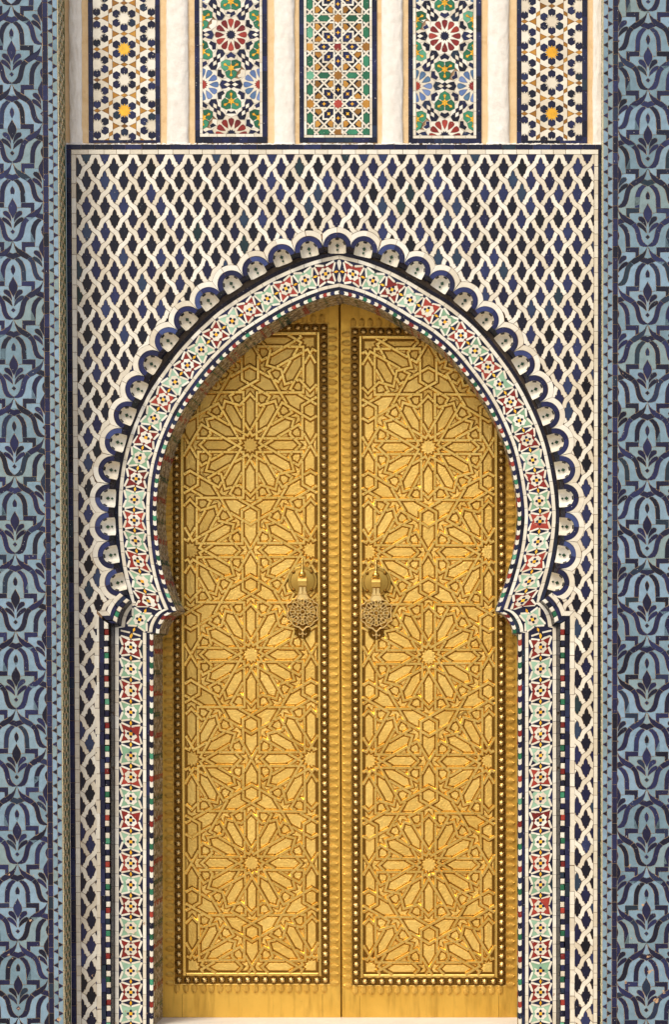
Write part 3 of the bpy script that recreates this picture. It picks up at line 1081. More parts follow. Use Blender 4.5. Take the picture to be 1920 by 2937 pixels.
def build_arch():
    base = parent_world(arch)
    # backing behind the mosaic
    for b in BANDS:
        i, o = b.line(-0.5), b.line(168)
        vs = [V(x, y, BAND - 3.2) - base for x, y in i] + [V(x, y, BAND - 3.2) - base for x, y in o]
        n = len(i)
        fs = [(k, k + 1, n + k + 1, n + k) for k in range(n - 1)]
        if b is BL: fs = [f[::-1] for f in fs]
        link('backing', mesh_of('backing', vs, fs, M['darkgrout']), arch, base)
    mos = Mosaic(arch, d0=BAND - 3.0, h=3.0, gap=0.5)
    for b in BANDS:
        chevron_strip(mos, b.P, 0 if b is BL else 0, b.s_arch, 0.3, 10.6, 13.6, 'edge_tile', 1, phase=0 if b is BL else 1)
        chevron_strip(mos, b.P, b.s_arch, b.c[b.n_arch + 24], 0.3, 10.6, 13, 'edge_tile', 1, phase=1)
        chevron_strip(mos, b.P, b.s_jamb, b.len, 0.3, 10.6, 16.4, 'edge_tile', 1, phase=2)
        band_strips(mos, b, 10.8, 19.6, 44, 'royal' if False else 'navy', 'navy_line_tile')
        band_strips(mos, b, 20.0, 30.2, 41, 'white', 'white_line_tile')
        band_strips(mos, b, 98.6, 109.6, 41, 'white', 'white_line_tile')
        # star medallions along the arch
        mid = 64.4
        end = b.s_arch - 16.0
        n = 2 * round((end - 39.0) / 61.5 / 2)
        sp = (end - 39.0) / n
        for k in range(n + 1):
            s0 = 39.0 + k * sp
            def P(a, q, s0=s0): return b.P(s0 + a * sp / 61.6, mid + q)
            star_cell(mos, P, 'red' if k % 2 == 0 else 'mint')
        # the medallion that turns the corner at the neck
        sgn = 1 if b is BL else -1
        ox = lambda x: x if b is BL else 2 * 964.5 - x
        c0 = U(ox(400.8), 1776.5, BAND); ang = R(20)
        tx, ty = -math.sin(ang) * sgn, math.cos(ang); qx, qy = -math.cos(ang) * sgn, -math.sin(ang)
        def P2(a, q): return (c0[0] + 0.97 * (tx * a + qx * q), c0[1] + 0.97 * (ty * a + qy * q))
        star_cell(mos, P2, 'mint')
        for ex_, ey_, an in ((384.5, 1806, 20), (377.5, 1822, 8), (417, 1752, 20)):
            e0 = U(ox(ex_), ey_, BAND); ca, sa_ = math.cos(R(an)), math.sin(R(an))
            mos.add('yellow_diamond', [(e0[0] + sgn * (ca * p_ - sa_ * q_), e0[1] + sa_ * p_ + ca * q_) for p_, q_ in ((0, -7.8), (3.8, 0), (0, 7.8), (-3.8, 0))], 'yellow', gap=0.1, h=3.9)
        for px_, py_, qx_, qy_ in ((346, 1808, 373, 1814), (381, 1816, 404, 1824), (346, 1823, 371, 1830)):
            a0, a1 = U(ox(px_), py_, BAND), U(ox(qx_), qy_, BAND)
            l_, r_ = ribbon([a0, a1], 5.2)
            mos.add('white_baton', l_ + r_[::-1], 'white', gap=0.2)
        # jamb medallions
        y0 = U(960, 1856, BAND)[1]; sp2 = 62.2
        sj = b.s_jamb + (y0 - b.P(b.s_jamb, mid)[1])
        k = 0
        while sj + k * sp2 < b.len:
            s0 = sj + k * sp2
            def P3(a, q, s0=s0): return b.P(s0 + a, mid + q)
            star_cell(mos, P3, 'red' if k % 2 == 0 else 'mint')
            mos.add('yellow_diamond', [P3(-30.9 - 7.8, 0), P3(-30.9, 3.8), P3(-30.9 + 7.8, 0), P3(-30.9, -3.8)], 'yellow', gap=0.1, h=3.7)
            k += 1
        for k in range(n + 1):
            s0 = 39.0 + (k + 0.5) * sp
            if k == n: continue
            def P4(a, q, s0=s0): return b.P(s0 + a, mid + q)
            mos.add('yellow_diamond', [P4(-7.8, 0), P4(0, 3.8), P4(7.8, 0), P4(0, -3.8)], 'yellow', gap=0.1, h=3.7)
        # the keystone sliver at the apex
        def PA(a, q): return b.P(a, mid + q)
        mos.add('yellow_diamond', [PA(1.5, 0), PA(9, 3.8), PA(16.5, 0), PA(9, -3.8)], 'yellow', gap=0.1, h=3.7)
        mos.add('white_baton', [PA(0.3, 33), PA(3.2, 31), PA(6.0, 24), PA(1.6, 4), PA(0.3, 3)], 'white', gap=0.2)
        mos.add('white_baton', [PA(0.3, -32), PA(4.5, -28), PA(6.0, -22), PA(1.6, -4), PA(0.3, -3)], 'white', gap=0.2)
    # navy ground of the star band
    for b in BANDS:
        i, o = b.line(30.6), b.line(98.2)
        vs = [V(x, y, BAND - 1.2) - base for x, y in i] + [V(x, y, BAND - 1.2) - base for x, y in o]
        n = len(i)
        fs = [(k, k + 1, n + k + 1, n + k) for k in range(n - 1)]
        if b is BL: fs = [f[::-1] for f in fs]
        link('navy_ground', mesh_of('navy_ground', vs, fs, M['navy_deep']), arch, base)
    mos.finish()

    # sloping ink-dark course between the star band and the wall face
    for b in BANDS:
        side = 1 if b is BL else -1
        fo = four(side)
        s = 0.0
        while s < b.s_arch - 4:
            e = min(b.s_arch, s + 40 * random.uniform(0.8, 1.2))
            n = 4
            top = [b.P(s + 0.4 + (e - s - 0.8) * k / n, 110.2) for k in range(n + 1)]
            out = [b.P(s + 0.4 + (e - s - 0.8) * k / n, 119.5) for k in range(n + 1)]
            c = top[0]; o0 = V(c[0], c[1], BAND)
            vs = [V(x, y, BAND) - o0 for x, y in top] + [V(x, y, -23.5) - o0 for x, y in out]
            fs = [(k, k + 1, n + 2 + k, n + 1 + k) for k in range(n)]
            if b is BL: fs = [f[::-1] for f in fs]
            link('ink_course_tile', mesh_of('ink_course_tile', vs, fs, M['black']), arch, o0)
            s = e
        # neck and jamb: the return up to the wall face
        inner = b.line(110.2)[b.n_arch:]
        outer = fo[0]
        ci, co = cum(inner), cum(outer)
        n = 44
        fi = lambda k: at(inner, ci, ci[-1] * k)
        def pair(t):
            # match bracket with bracket and jamb with jamb by height
            p = at(outer, co, co[-1] * t)
            q = min(inner, key=lambda r: abs(r[1] - p[1] - 6) + 0.05 * abs(r[0] - p[0]))
            return q, p
        for k in range(n):
            t0, t1 = k / n, (k + 1) / n - 0.0012
            m = 4
            a = [pair(t0 + (t1 - t0) * j / m) for j in range(m + 1)]
            o0 = V(a[0][1][0], a[0][1][1], 0)
            vs = [V(p[0], p[1], BAND) - o0 for p, q in a] + [V(q[0], q[1], 0) - o0 for p, q in a]
            fs = [(j, j + 1, m + 2 + j, m + 1 + j) for j in range(m)]
            if b is BL: fs = [f[::-1] for f in fs]
            link('ink_course_tile', mesh_of('ink_course_tile', vs, fs, M['black']), arch, o0)
        # outer edge course, blue course and white course round the neck and down the jamb
        m2 = Mosaic(arch, d0=-32.0, h=32.0, gap=0.5, small_name='neck_small_tiles')
        cs = [cum(f) for f in fo]
        nb = 16
        def lane(a, c, bname, step, mat):
            fa, fc = fo[a], fo[c]
            segs = [(0, nb), (nb, nb + 1), (nb + 1, len(fa) - 1)]
            for (i0, i1) in segs:
                pa, pc = fa[i0:i1 + 1], fc[i0:i1 + 1]
                # lanes have matching points on the neck; on the jamb they differ by a few rows only
                ca, cc = cum(pa), cum(pc)
                L = max(ca[-1], cc[-1]); n_ = max(1, round(L / step))
                if i0 == nb + 1:
                    yb = max(pa[0][1], pc[0][1]); ye = pa[-1][1]; n_ = round((ye - yb) / step)
                    for k in range(n_):
                        ya, yz = yb + (ye - yb) * k / n_, yb + (ye - yb) * (k + 1) / n_
                        xa, xc_ = pa[-1][0], pc[-1][0]
                        yield k, [(xa, pa[0][1] if k == 0 else ya), (xa, yz)], [(xc_, pc[0][1] if k == 0 else ya), (xc_, yz)]
                    continue
                for k in range(n_):
                    q = [at(pa, ca, ca[-1] * (k + j / 3) / n_) for j in range(4)]
                    r = [at(pc, cc, cc[-1] * (k + j / 3) / n_) for j in range(4)]
                    yield k, q, r
        cyc = ['white', 'navy', 'white', 'green', 'white', 'navy', 'white', 'red']
        z = 0
        for k, q, r in lane(0, 1, '', 16.6, ''):
            m2.add('outer_edge_tile', q + r[::-1], cyc[z % 8], h=33.2, bevel=1.6); z += 1
        for k, q, r in lane(1, 2, '', 40, ''): m2.add('blue_course_tile', q + r[::-1], 'navy')
        for k, q, r in lane(2, 3, '', 38, ''): m2.add('white_course_tile', q + r[::-1], 'white')
        m2.finish()

    # ring tiles and niches
    m3 = Mosaic(arch, d0=-31.0, h=31.0, gap=0.45, small_name='ring_small_tiles')
    aw = math.asin(min(0.98, (SP + 1.7) / R_WHITE))
    ab = math.asin(min(0.999, SP / R_BLUE)) if SP < R_BLUE else R(90)
    order = lobes_in_order()
    for li, l in enumerate(order):
        hb = R(93)
        for sg in (1, -1):
            arc = lambda r, a0, a1, n: [lobe_pt(l, r, a0 + (a1 - a0) * k / n) for k in range(n + 1)]
            m3.add('blue_ring_tile', arc(R_HOLE, 0, sg * hb, 9) + arc(R_BLUE, sg * min(hb, ab), 0, 9), 'royal')
            m3.add('white_ring_tile', arc(R_BLUE + 0.2, 0, sg * R(88), 9) + arc(R_WHITE, sg * aw, 0, 6), 'white')
            # cusp tiles stepping down to the band
            p0, p1 = lobe_pt(l, R_HOLE - 0.4, sg * R(90)), lobe_pt(l, SP - 0.2, sg * R(90))
            x, y, nx, ny = l[:4]
            dn = 13.5
            q1, q0 = (p1[0] - nx * dn, p1[1] - ny * dn), (p0[0] - nx * dn, p0[1] - ny * dn)
            c = p0; o0 = V(c[0], c[1], 0)
            vs = [V(*p0, -0.4) - o0, V(*p1, -0.4) - o0, V(*q1, -22.5) - o0, V(*q0, -22.5) - o0, V(*p0, -32) - o0, V(*q0, -32) - o0]
            fs = [(0, 1, 2, 3), (0, 3, 5, 4)]
            if sg > 0: fs = [f[::-1] for f in fs]
            vs = [tuple(v) for v in vs]
            link('cusp_tile', mesh_of('cusp_tile', vs, fs, M['black']), arch, o0)
        # the niche: sloping rim with dark checks, domed floor with two green lozenges
        x, y, nx, ny = l[:4]; tx, ty = -ny, nx
        o0 = V(x, y, 0)
        def Q(px, py, d): return tuple(V(x + tx * px + nx * py, y + ty * px + ny * py, d) - o0)
        def outline(r, base):
            pts = [(r * math.sin(R(a)), r * math.cos(R(a))) for a in range(-90, 91, 12)]
            return [(-r, base)] + pts + [(r, base)]
        def floor(px, py):      # depth of the niche
            rr = math.hypot(px, max(py, 0) ) / 19.0
            return -18.0 - 5.0 * math.sqrt(max(0.0, 1 - min(1, rr) ** 2))
        rings = [(25.4, -17.5, lambda p: -0.6), (21.0, -17.5, lambda p: -12.0), (18.5, -17.5, lambda p: -18.0), (13, -17, None), (7, -17, None), (2, -17, None)]
        vs, fs, mi = [], [], []
        nn = None
        for r, bs, fn in rings:
            lp = outline(r, bs)
            nn = len(lp)
            for p in lp: vs.append(Q(p[0], p[1], fn(p) if fn else floor(*p)))
        for k in range(len(rings) - 1):
            for i in range(nn - 1):
                fs.append((k * nn + i, k * nn + i + 1, (k + 1) * nn + i + 1, (k + 1) * nn + i)); mi.append(0)
        last = (len(rings) - 1) * nn
        fs.append(tuple(last + i for i in range(nn))); mi.append(0)
        def patch(pts, mat):
            b0 = len(vs)
            for px, py, d in pts: vs.append(Q(px, py, d))
            fs.append(tuple(range(b0, b0 + len(pts)))); mi.append(mat)
        for a in (0, -62, 62):
            h_ = 14
            pts = []
            for aa, r, d in ((a - h_, 25.0, -1.0), (a + h_, 25.0, -1.0), (a + h_, 21.0, -12.0), (a - h_, 21.0, -12.0)):
                pts.append((r * math.sin(R(aa)), r * math.cos(R(aa)), d + 0.8))
            patch(pts, 1)
        for cy_, h_ in ((5.0, 6.4), (-7.0, 4.4)):
            pts = []
            for px, py in ((0, cy_ + h_), (h_ * 0.9, cy_), (0, cy_ - h_), (-h_ * 0.9, cy_)):
                pts.append((px, py, -17.6 - 0.8 * (cy_ < 0)))
            patch(pts, 2)
        me = mesh_of('niche', vs, fs, [M['white'], M['black'], M['dgreen']], mi)
        me.update()
        # face the viewer
        flip = [p.index for p in me.polygons if p.normal.y > 0]
        if flip:
            for i in flip: me.polygons[i].flip()
            me.update()
        link('niche', me, arch, o0)
    m3.finish()

    # soffit: courses of small scale tiles running into the depth
    mats = ['white', 'white', 'white', 'green', 'white', 'white', 'red', 'navy']
    vs, fs, mi, rn = [], [], [], []
    for b in BANDS:
        I = b.I; c = cum(I); L = c[-1]
        rows = 18; dd = (DOOR - BAND + 3) / rows
        for r in range(rows):
            s = (r % 2) * 8.0; q = r
            while s < L:
                e = min(L, s + 15.2)
                a0, a1 = at(I, c, s + 0.8), at(I, c, e - 0.8)
                tx, ty = a1[0] - a0[0], a1[1] - a0[1]; ln = math.hypot(tx, ty) or 1
                sg = 1 if b is BL else -1
                nx, ny = sg * ty / ln, -sg * tx / ln      # into the opening
                d0_, d1_ = BAND - 3 + r * dd - 0.8, BAND - 3 + (r + 1) * dd + 0.8
                h0, h1 = 0.4, 2.6
                k = len(vs)
                for (p, w) in ((a0, d0_), (a1, d0_), (a1, d1_), (a0, d1_)): vs.append(V(p[0] - nx * 0.5, p[1] - ny * 0.5, w) - base)
                cxm = 0.12
                for (p, o_, w) in ((a0, a1, d0_ - 2.2), (a1, a0, d0_ - 2.2), (a1, a0, d1_ + 2.2), (a0, a1, d1_ + 2.2)):
                    vs.append(V(p[0] + (o_[0] - p[0]) * cxm + nx * h1, p[1] + (o_[1] - p[1]) * cxm + ny * h1, w) - base)
                f = [(k + 4, k + 5, k + 6, k + 7), (k, k + 1, k + 5, k + 4), (k + 1, k + 2, k + 6, k + 5), (k + 2, k + 3, k + 7, k + 6), (k + 3, k, k + 4, k + 7)]
                fs += f; m = [0, 0, 0, 1, 0, 0, 0, 2][int((s + (r % 2) * 7.6) / 15.2) % 8] if random.random() < 0.8 else 0
                mi += [m] * 5; rn += [random.random()] * 5
                s = e
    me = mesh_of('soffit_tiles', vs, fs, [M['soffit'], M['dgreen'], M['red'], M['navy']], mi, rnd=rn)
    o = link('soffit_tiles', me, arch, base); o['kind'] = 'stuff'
    for b in BANDS:
        I = b.line(-0.2); n = len(I)
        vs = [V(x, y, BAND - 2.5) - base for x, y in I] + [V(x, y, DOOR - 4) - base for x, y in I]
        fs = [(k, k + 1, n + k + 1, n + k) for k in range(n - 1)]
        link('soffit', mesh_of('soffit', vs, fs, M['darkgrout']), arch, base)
build_arch()

# =================================================================== PILASTERS
def pilaster(x_edge, axis, j0, period, side):
    """side = +1: the left pilaster (its return faces right)"""
    p = thing('tiled_pilaster', 'pale blue pilaster with navy ogee arabesque tiles, standing forward beside the portal wall', 'pilaster', V(x_edge - side * 150, BASE_Y, FRONT), 'arabesque pilasters flanking the doorway')
    PLOC[p] = Vector(p.location)
    base = Vector(p.location)
    xe = x_edge
    s = side
    wA, wB = 27.5 * 0.985, 15.0 * 0.985       # triangle strip, navy strip
    xa = xe - s * wA; xb = xa - s * wB
    far = xb - s * 320
    x0, x1 = min(xb, far), max(xb, far)
    # body
    a, b = min(xe, far), max(xe, far)
    vs = [V(x, y, d) - base for d in (FRONT - 2.0, -20) for x, y in ((a, TOPY), (b, TOPY), (b, BOT), (a, BOT))]
    link('masonry', mesh_of('masonry', vs, [(3, 2, 1, 0), (0, 1, 5, 4), (1, 2, 6, 5), (3, 0, 4, 7)], M['palegrout']), p, base)
    mos = Mosaic(p, d0=FRONT - 2.2, h=2.2, gap=0.75)
    row(mos, 'navy_strip_tile', min(xa, xb), TOPY, max(xa, xb), BOT, 37, 'navy')
    # triangle strip
    q = 39.2; y = TOPY; m = (xe + xa) / 2
    figs, cuts = [], [[(m, TOPY), (m, BOT)]]
    L, Rr = min(xe, xa), max(xe, xa)
    while y < BOT + q:
        figs.append(([(L - 0.5, y), (m, y - 7.6), (m, y + 7.6)], 'navy_triangle', 'navy'))
        figs.append(([(Rr + 0.5, y + q / 2), (m, y + q / 2 + 7.6), (m, y + q / 2 - 7.6)], 'navy_triangle', 'navy'))
        y += q
    figures(mos, [rect(L, TOPY, Rr, BOT)], figs, 'pale_strip_tile', 'lightblue', cuts)
    # arabesque field
    lower = [(2.3, 4), (5.2, 18), (10, 29.5), (19, 40), (29.5, 46.2), (40, 51.8), (48, 60), (52.6, 74.6), (55, 88.5), (58.4, 99), (64.5, 108.6), (75, 112.4), (87.0, 112.6)]
    upper = [(2.9, 2.9), (7.5, 12), (15.6, 20), (29.5, 27), (41, 34.5), (51.5, 43), (58.4, 51.5), (63.8, 62), (67.3, 78), (70, 89.7), (75.4, 99.6), (81.5, 105.6), (87.0, 109.0)]
    shapes = [
        (upper[:6] + lower[5::-1], 'ogee_band_tile'),
        (upper[5:] + lower[:4:-1], 'ogee_band_tile'),
        ([(16, 47.5), (27, 57), (33, 69), (36, 82.7), (37, 113.4), (23.7, 113.4), (22.5, 82.7), (19, 71), (13.3, 60.7), (4.5, 51.5), (8.5, 48.2)], 'arch_band_tile'),
        ([(24.3, 114.6), (62, 114.6), (62, 138.5), (52.2, 144), (52, 128.5), (24.3, 128)], 'key_tile'),
        ([(4.0, 160), (6.4, 150), (11, 141.7), (18, 137.7), (25, 138.2), (27.8, 143), (26, 148.7), (18, 154.5), (10, 161.4), (3.6, 170)], 'leaf_tile'),
        ([(2.6, 185), (4.6, 173), (11, 163.7), (18, 158), (26, 155), (31, 158), (30.7, 163.7), (25, 168.3), (14.5, 175.3), (3.4, 185.5)], 'leaf_tile'),
    ]
    sym = [
        ([(0, 35), (10, 31.5), (22.5, 42), (15, 45.5), (7, 48.0), (0, 52)], 'cap_tile'),
        ([(0, 66.5), (4.6, 73), (6.3, 80), (4.8, 89), (0, 98.5)], 'seed_tile'),
        ([(0, 101), (5.5, 111), (11, 121), (13, 129), (11.5, 138), (7, 147), (0, 160)], 'bud_tile'),
        ([(0, 190.5), (6.4, 197), (0, 203.5)], 'seed_tile'),
    ]
    k = period / 224.4
    W2 = 87.3 * 0.985
    figs, cuts = [], []
    i = -8
    for i in range(-8, 9):
        ax = axis + i * W2
        if ax < x0 - W2 or ax > x1 + W2: continue
        for j in range(-20, 20):
            jy = j0 + j * period + (period / 2 if i % 2 else 0)
            if jy < TOPY - period or jy > BOT + 20: continue
            for poly, nm in shapes:
                for sg in (1, -1):
                    dx, dy = random.uniform(-0.4, 0.4), random.uniform(-0.4, 0.4)
                    figs.append(([(ax + sg * x * W2 / 87.3 + dx, jy + y * k + dy) for x, y in poly], nm, 'navy'))
            for poly, nm in sym:
                full = poly + [(-x, y) for x, y in poly[-2:0:-1]]
                figs.append(([(ax + x * W2 / 87.3, jy + y * k) for x, y in full], nm, 'navy'))
            cuts.append([(ax, jy + 200 * k), (ax, jy + 228 * k)])
            cuts.append([(ax - 7, jy + 11.5 * k), (ax - 2.7, jy + 3.6 * k), (ax + 2.7, jy + 3.6 * k), (ax + 7, jy + 11.5 * k)])
            cuts.append([(ax - 5, jy - 1.6), (ax + 5, jy - 1.6)])
            cuts.append([(ax, jy + 95 * k), (ax, jy + 105 * k)])
            cuts.append([(ax, jy + 182 * k), (ax, jy + 193 * k)])
            for sg in (1, -1):
                cuts.append([(ax + sg * 30 * W2 / 87.3, jy + 114.0 * k), (ax + sg * 78 * W2 / 87.3, jy + 113.4 * k), (ax + sg * 82 * W2 / 87.3, jy + 110.5 * k)])
                cuts.append([(ax + sg * 11 * W2 / 87.3, jy + 128.2 * k), (ax + sg * 26 * W2 / 87.3, jy + 127.6 * k)])
                cuts.append([(ax + sg * 24.6 * W2 / 87.3, jy + 110 * k), (ax + sg * 24.6 * W2 / 87.3, jy + 117 * k)])
                cuts.append([(ax + sg * 29 * W2 / 87.3, jy + 158 * k), (ax + sg * 42 * W2 / 87.3, jy + 154 * k)])
                cuts.append([(ax + sg * 0.2, jy + 184 * k), (ax + sg * 4.5, jy + 183 * k)])
                cuts.append([(ax + sg * 60.5 * W2 / 87.3, jy + 130 * k), (ax + sg * 60.5 * W2 / 87.3, jy + 142 * k)])
                cuts.append([(ax + sg * 53.5 * W2 / 87.3, jy + 138 * k), (ax + sg * 53.5 * W2 / 87.3, jy + 147 * k)])
    figures(mos, [rect(x0, TOPY, x1, BOT)], figs, 'pale_ground_tile', 'lightblue', cuts, gap=0.6)
    mos.finish()
    # return face: green lozenges and cream spindles
    vs, fs, mi, rn = [], [], [], []
    def cellpoly(pts, m, hh=2.0):
        b0 = len(vs); n = len(pts)
        for y, d in pts: vs.append(V(xe + s * 0.2, y, d) - base)
        for y, d in pts: vs.append(V(xe + s * hh, y, d) - base)
        r = random.random()
        for i in range(n):
            j = (i + 1) % n
            fs.append((b0 + i, b0 + j, b0 + n + j, b0 + n + i)); mi.append(m); rn.append(r)
        fs.append(tuple(b0 + n + i for i in range(n))); mi.append(m); rn.append(r)
    y = TOPY
    while y < BOT:
        q = 37.0
        for d, o in ((28, 0), (62, q / 2), (96, 0), (130, q / 2)):
            yy = y + o
            cellpoly([(yy - 9, d), (yy, d - 15), (yy + 9, d), (yy, d + 15)], 0)
            cellpoly([(yy + 10, d - 1), (yy + 18.5, d - 11), (yy + 27, d - 1), (yy + 27, d + 1), (yy + 18.5, d + 11), (yy + 10, d + 1)], 1)
        cellpoly([(y, 2), (y + q - 1, 2), (y + q - 1, 9), (y, 9)], 2)
        cellpoly([(y, 150), (y + q - 1, 150), (y + q - 1, 158), (y, 158)], 1)
        y += q
    me = mesh_of('return_tiles', vs, fs, [M['olive'], M['ochre_pale'], M['olive']], mi, rnd=rn)
    o = link('return_tiles', me, p, base); o['kind'] = 'stuff'

M['olive'] = glaze('olive_glaze', [(0.0, (0.07, 0.11, 0.05)), (1.0, (0.16, 0.21, 0.10))])
M['ochre_pale'] = glaze('straw_glaze', [(0.0, (0.56, 0.50, 0.30)), (1.0, (0.72, 0.66, 0.45))])
jl = [UY(v, FRONT) for v in (242.0, 1365.5)]
pilaster(UX(173.0, FRONT), UX(42.5, FRONT), jl[0], (jl[1] - jl[0]) / 5, 1)
jr = [UY(v, FRONT) for v in (259.0, 2703.6)]
pilaster(UX(1730.0, FRONT), UX(1857.5, FRONT), jr[0], (jr[1] - jr[0]) / 11, -1)

# =================================================================== UPPER PANELS
def stars_panel(xl, xr, f0, f1, yb, label, cyc, phase):
    """navy rosettes round white and yellow stars, with ochre darts"""
    p = thing('mosaic_panel', label, 'mosaic panel', V((xl + xr) / 2, yb, PANEL), 'star mosaic panels at the two ends of the frieze')
    PLOC[p] = Vector(p.location)
    slab('bed', [rect(xl, TOPY, xr, yb)], PANEL - 2.6, M['grout'], p)
    mos = Mosaic(p, d0=PANEL - 2.4, h=2.4, gap=0.4)
    row(mos, 'navy_border_tile', xl, TOPY, f0, yb, 43, 'navy')
    row(mos, 'navy_border_tile', f1, TOPY, xr, yb, 40, 'navy')
    row(mos, 'navy_border_tile', f0, yb - 8, f1, yb, 39, 'navy')
    yb -= 8
    cx = (f0 + f1) / 2; PX, PY = 78.0, 86.8
    figs, cuts = [], []
    for i in range(-2, 3):
        for j in range(-6, 8):
            x = cx + i * PX; y = phase + j * PY + (PY / 2 if i % 2 else 0)
            if y < TOPY - 50 or y > yb + 60: continue
            O = lambda pts: [(x + a, y + b) for a, b in pts]
            figs.append((O([(10.8, 43.4), (0, 49.4), (-10.8, 43.4), (0, 37.4)]), 'ochre_lozenge', 'ochre'))
            for sg in (1, -1):
                figs.append((O([(sg * 33, 33.6), (sg * 13, 43.4), (sg * 33, 53.2)]), 'ochre_dart', 'ochre'))
                figs.append((O([(sg * 44.6, -10), (sg * 64.5, 0), (sg * 44.6, 10)]), 'ochre_dart', 'ochre'))
            for sg in (1, -1):
                figs.append((O([(sg * 33.4, 30.5), (sg * 44.4, 24.5), (sg * 44.4, 13), (sg * 33.4, 19.8)]), 'ochre_lozenge', 'ochre'))
            for k in range(6):
                a = R(90 + 60 * k)
                hx, hy = x + 25.6 * math.cos(a), y + 25.6 * math.sin(a)
                figs.append(([(hx + 11.6 * math.cos(R(30 + 60 * m)) , hy + 11.6 * math.sin(R(30 + 60 * m))) for m in range(6)] if False else [(hx + 11.8 * math.sin(R(60 * m)), hy + 11.8 * math.cos(R(60 * m))) for m in range(6)], 'navy_hexagon', 'navy'))
            star = [((20.2 if m % 2 == 0 else 14.2) * math.sin(R(15 * m)), (20.2 if m % 2 == 0 else 14.2) * math.cos(R(15 * m))) for m in range(24)]
            ye = i == 0 and j % 2 == cyc
            figs.append((O(star), 'yellow_star' if ye else 'white_star', 'yellow' if ye else 'white'))
            for sg in (1, -1):
                cuts += [[(x + sg * 10.8, y + 43.4), (x + sg * 13, y + 43.4)], [(x + sg * 64.5, y), (x + sg * 67.2, y)], [(x + sg * 33, y + 33.6), (x + sg * 33.4, y + 30.5)], [(x + sg * 44.6, y + 10), (x + sg * 44.4, y + 13)], [(x + sg * 33, y - 33.2), (x + sg * 33.4, y - 30.5)], [(x + sg * 44.6, y - 10), (x + sg * 44.4, y - 13)]]
                for k in range(6): pass
    figures(mos, [rect(f0, TOPY, f1, yb)], figs, 'ivory_tile', 'white', cuts)
    mos.finish()

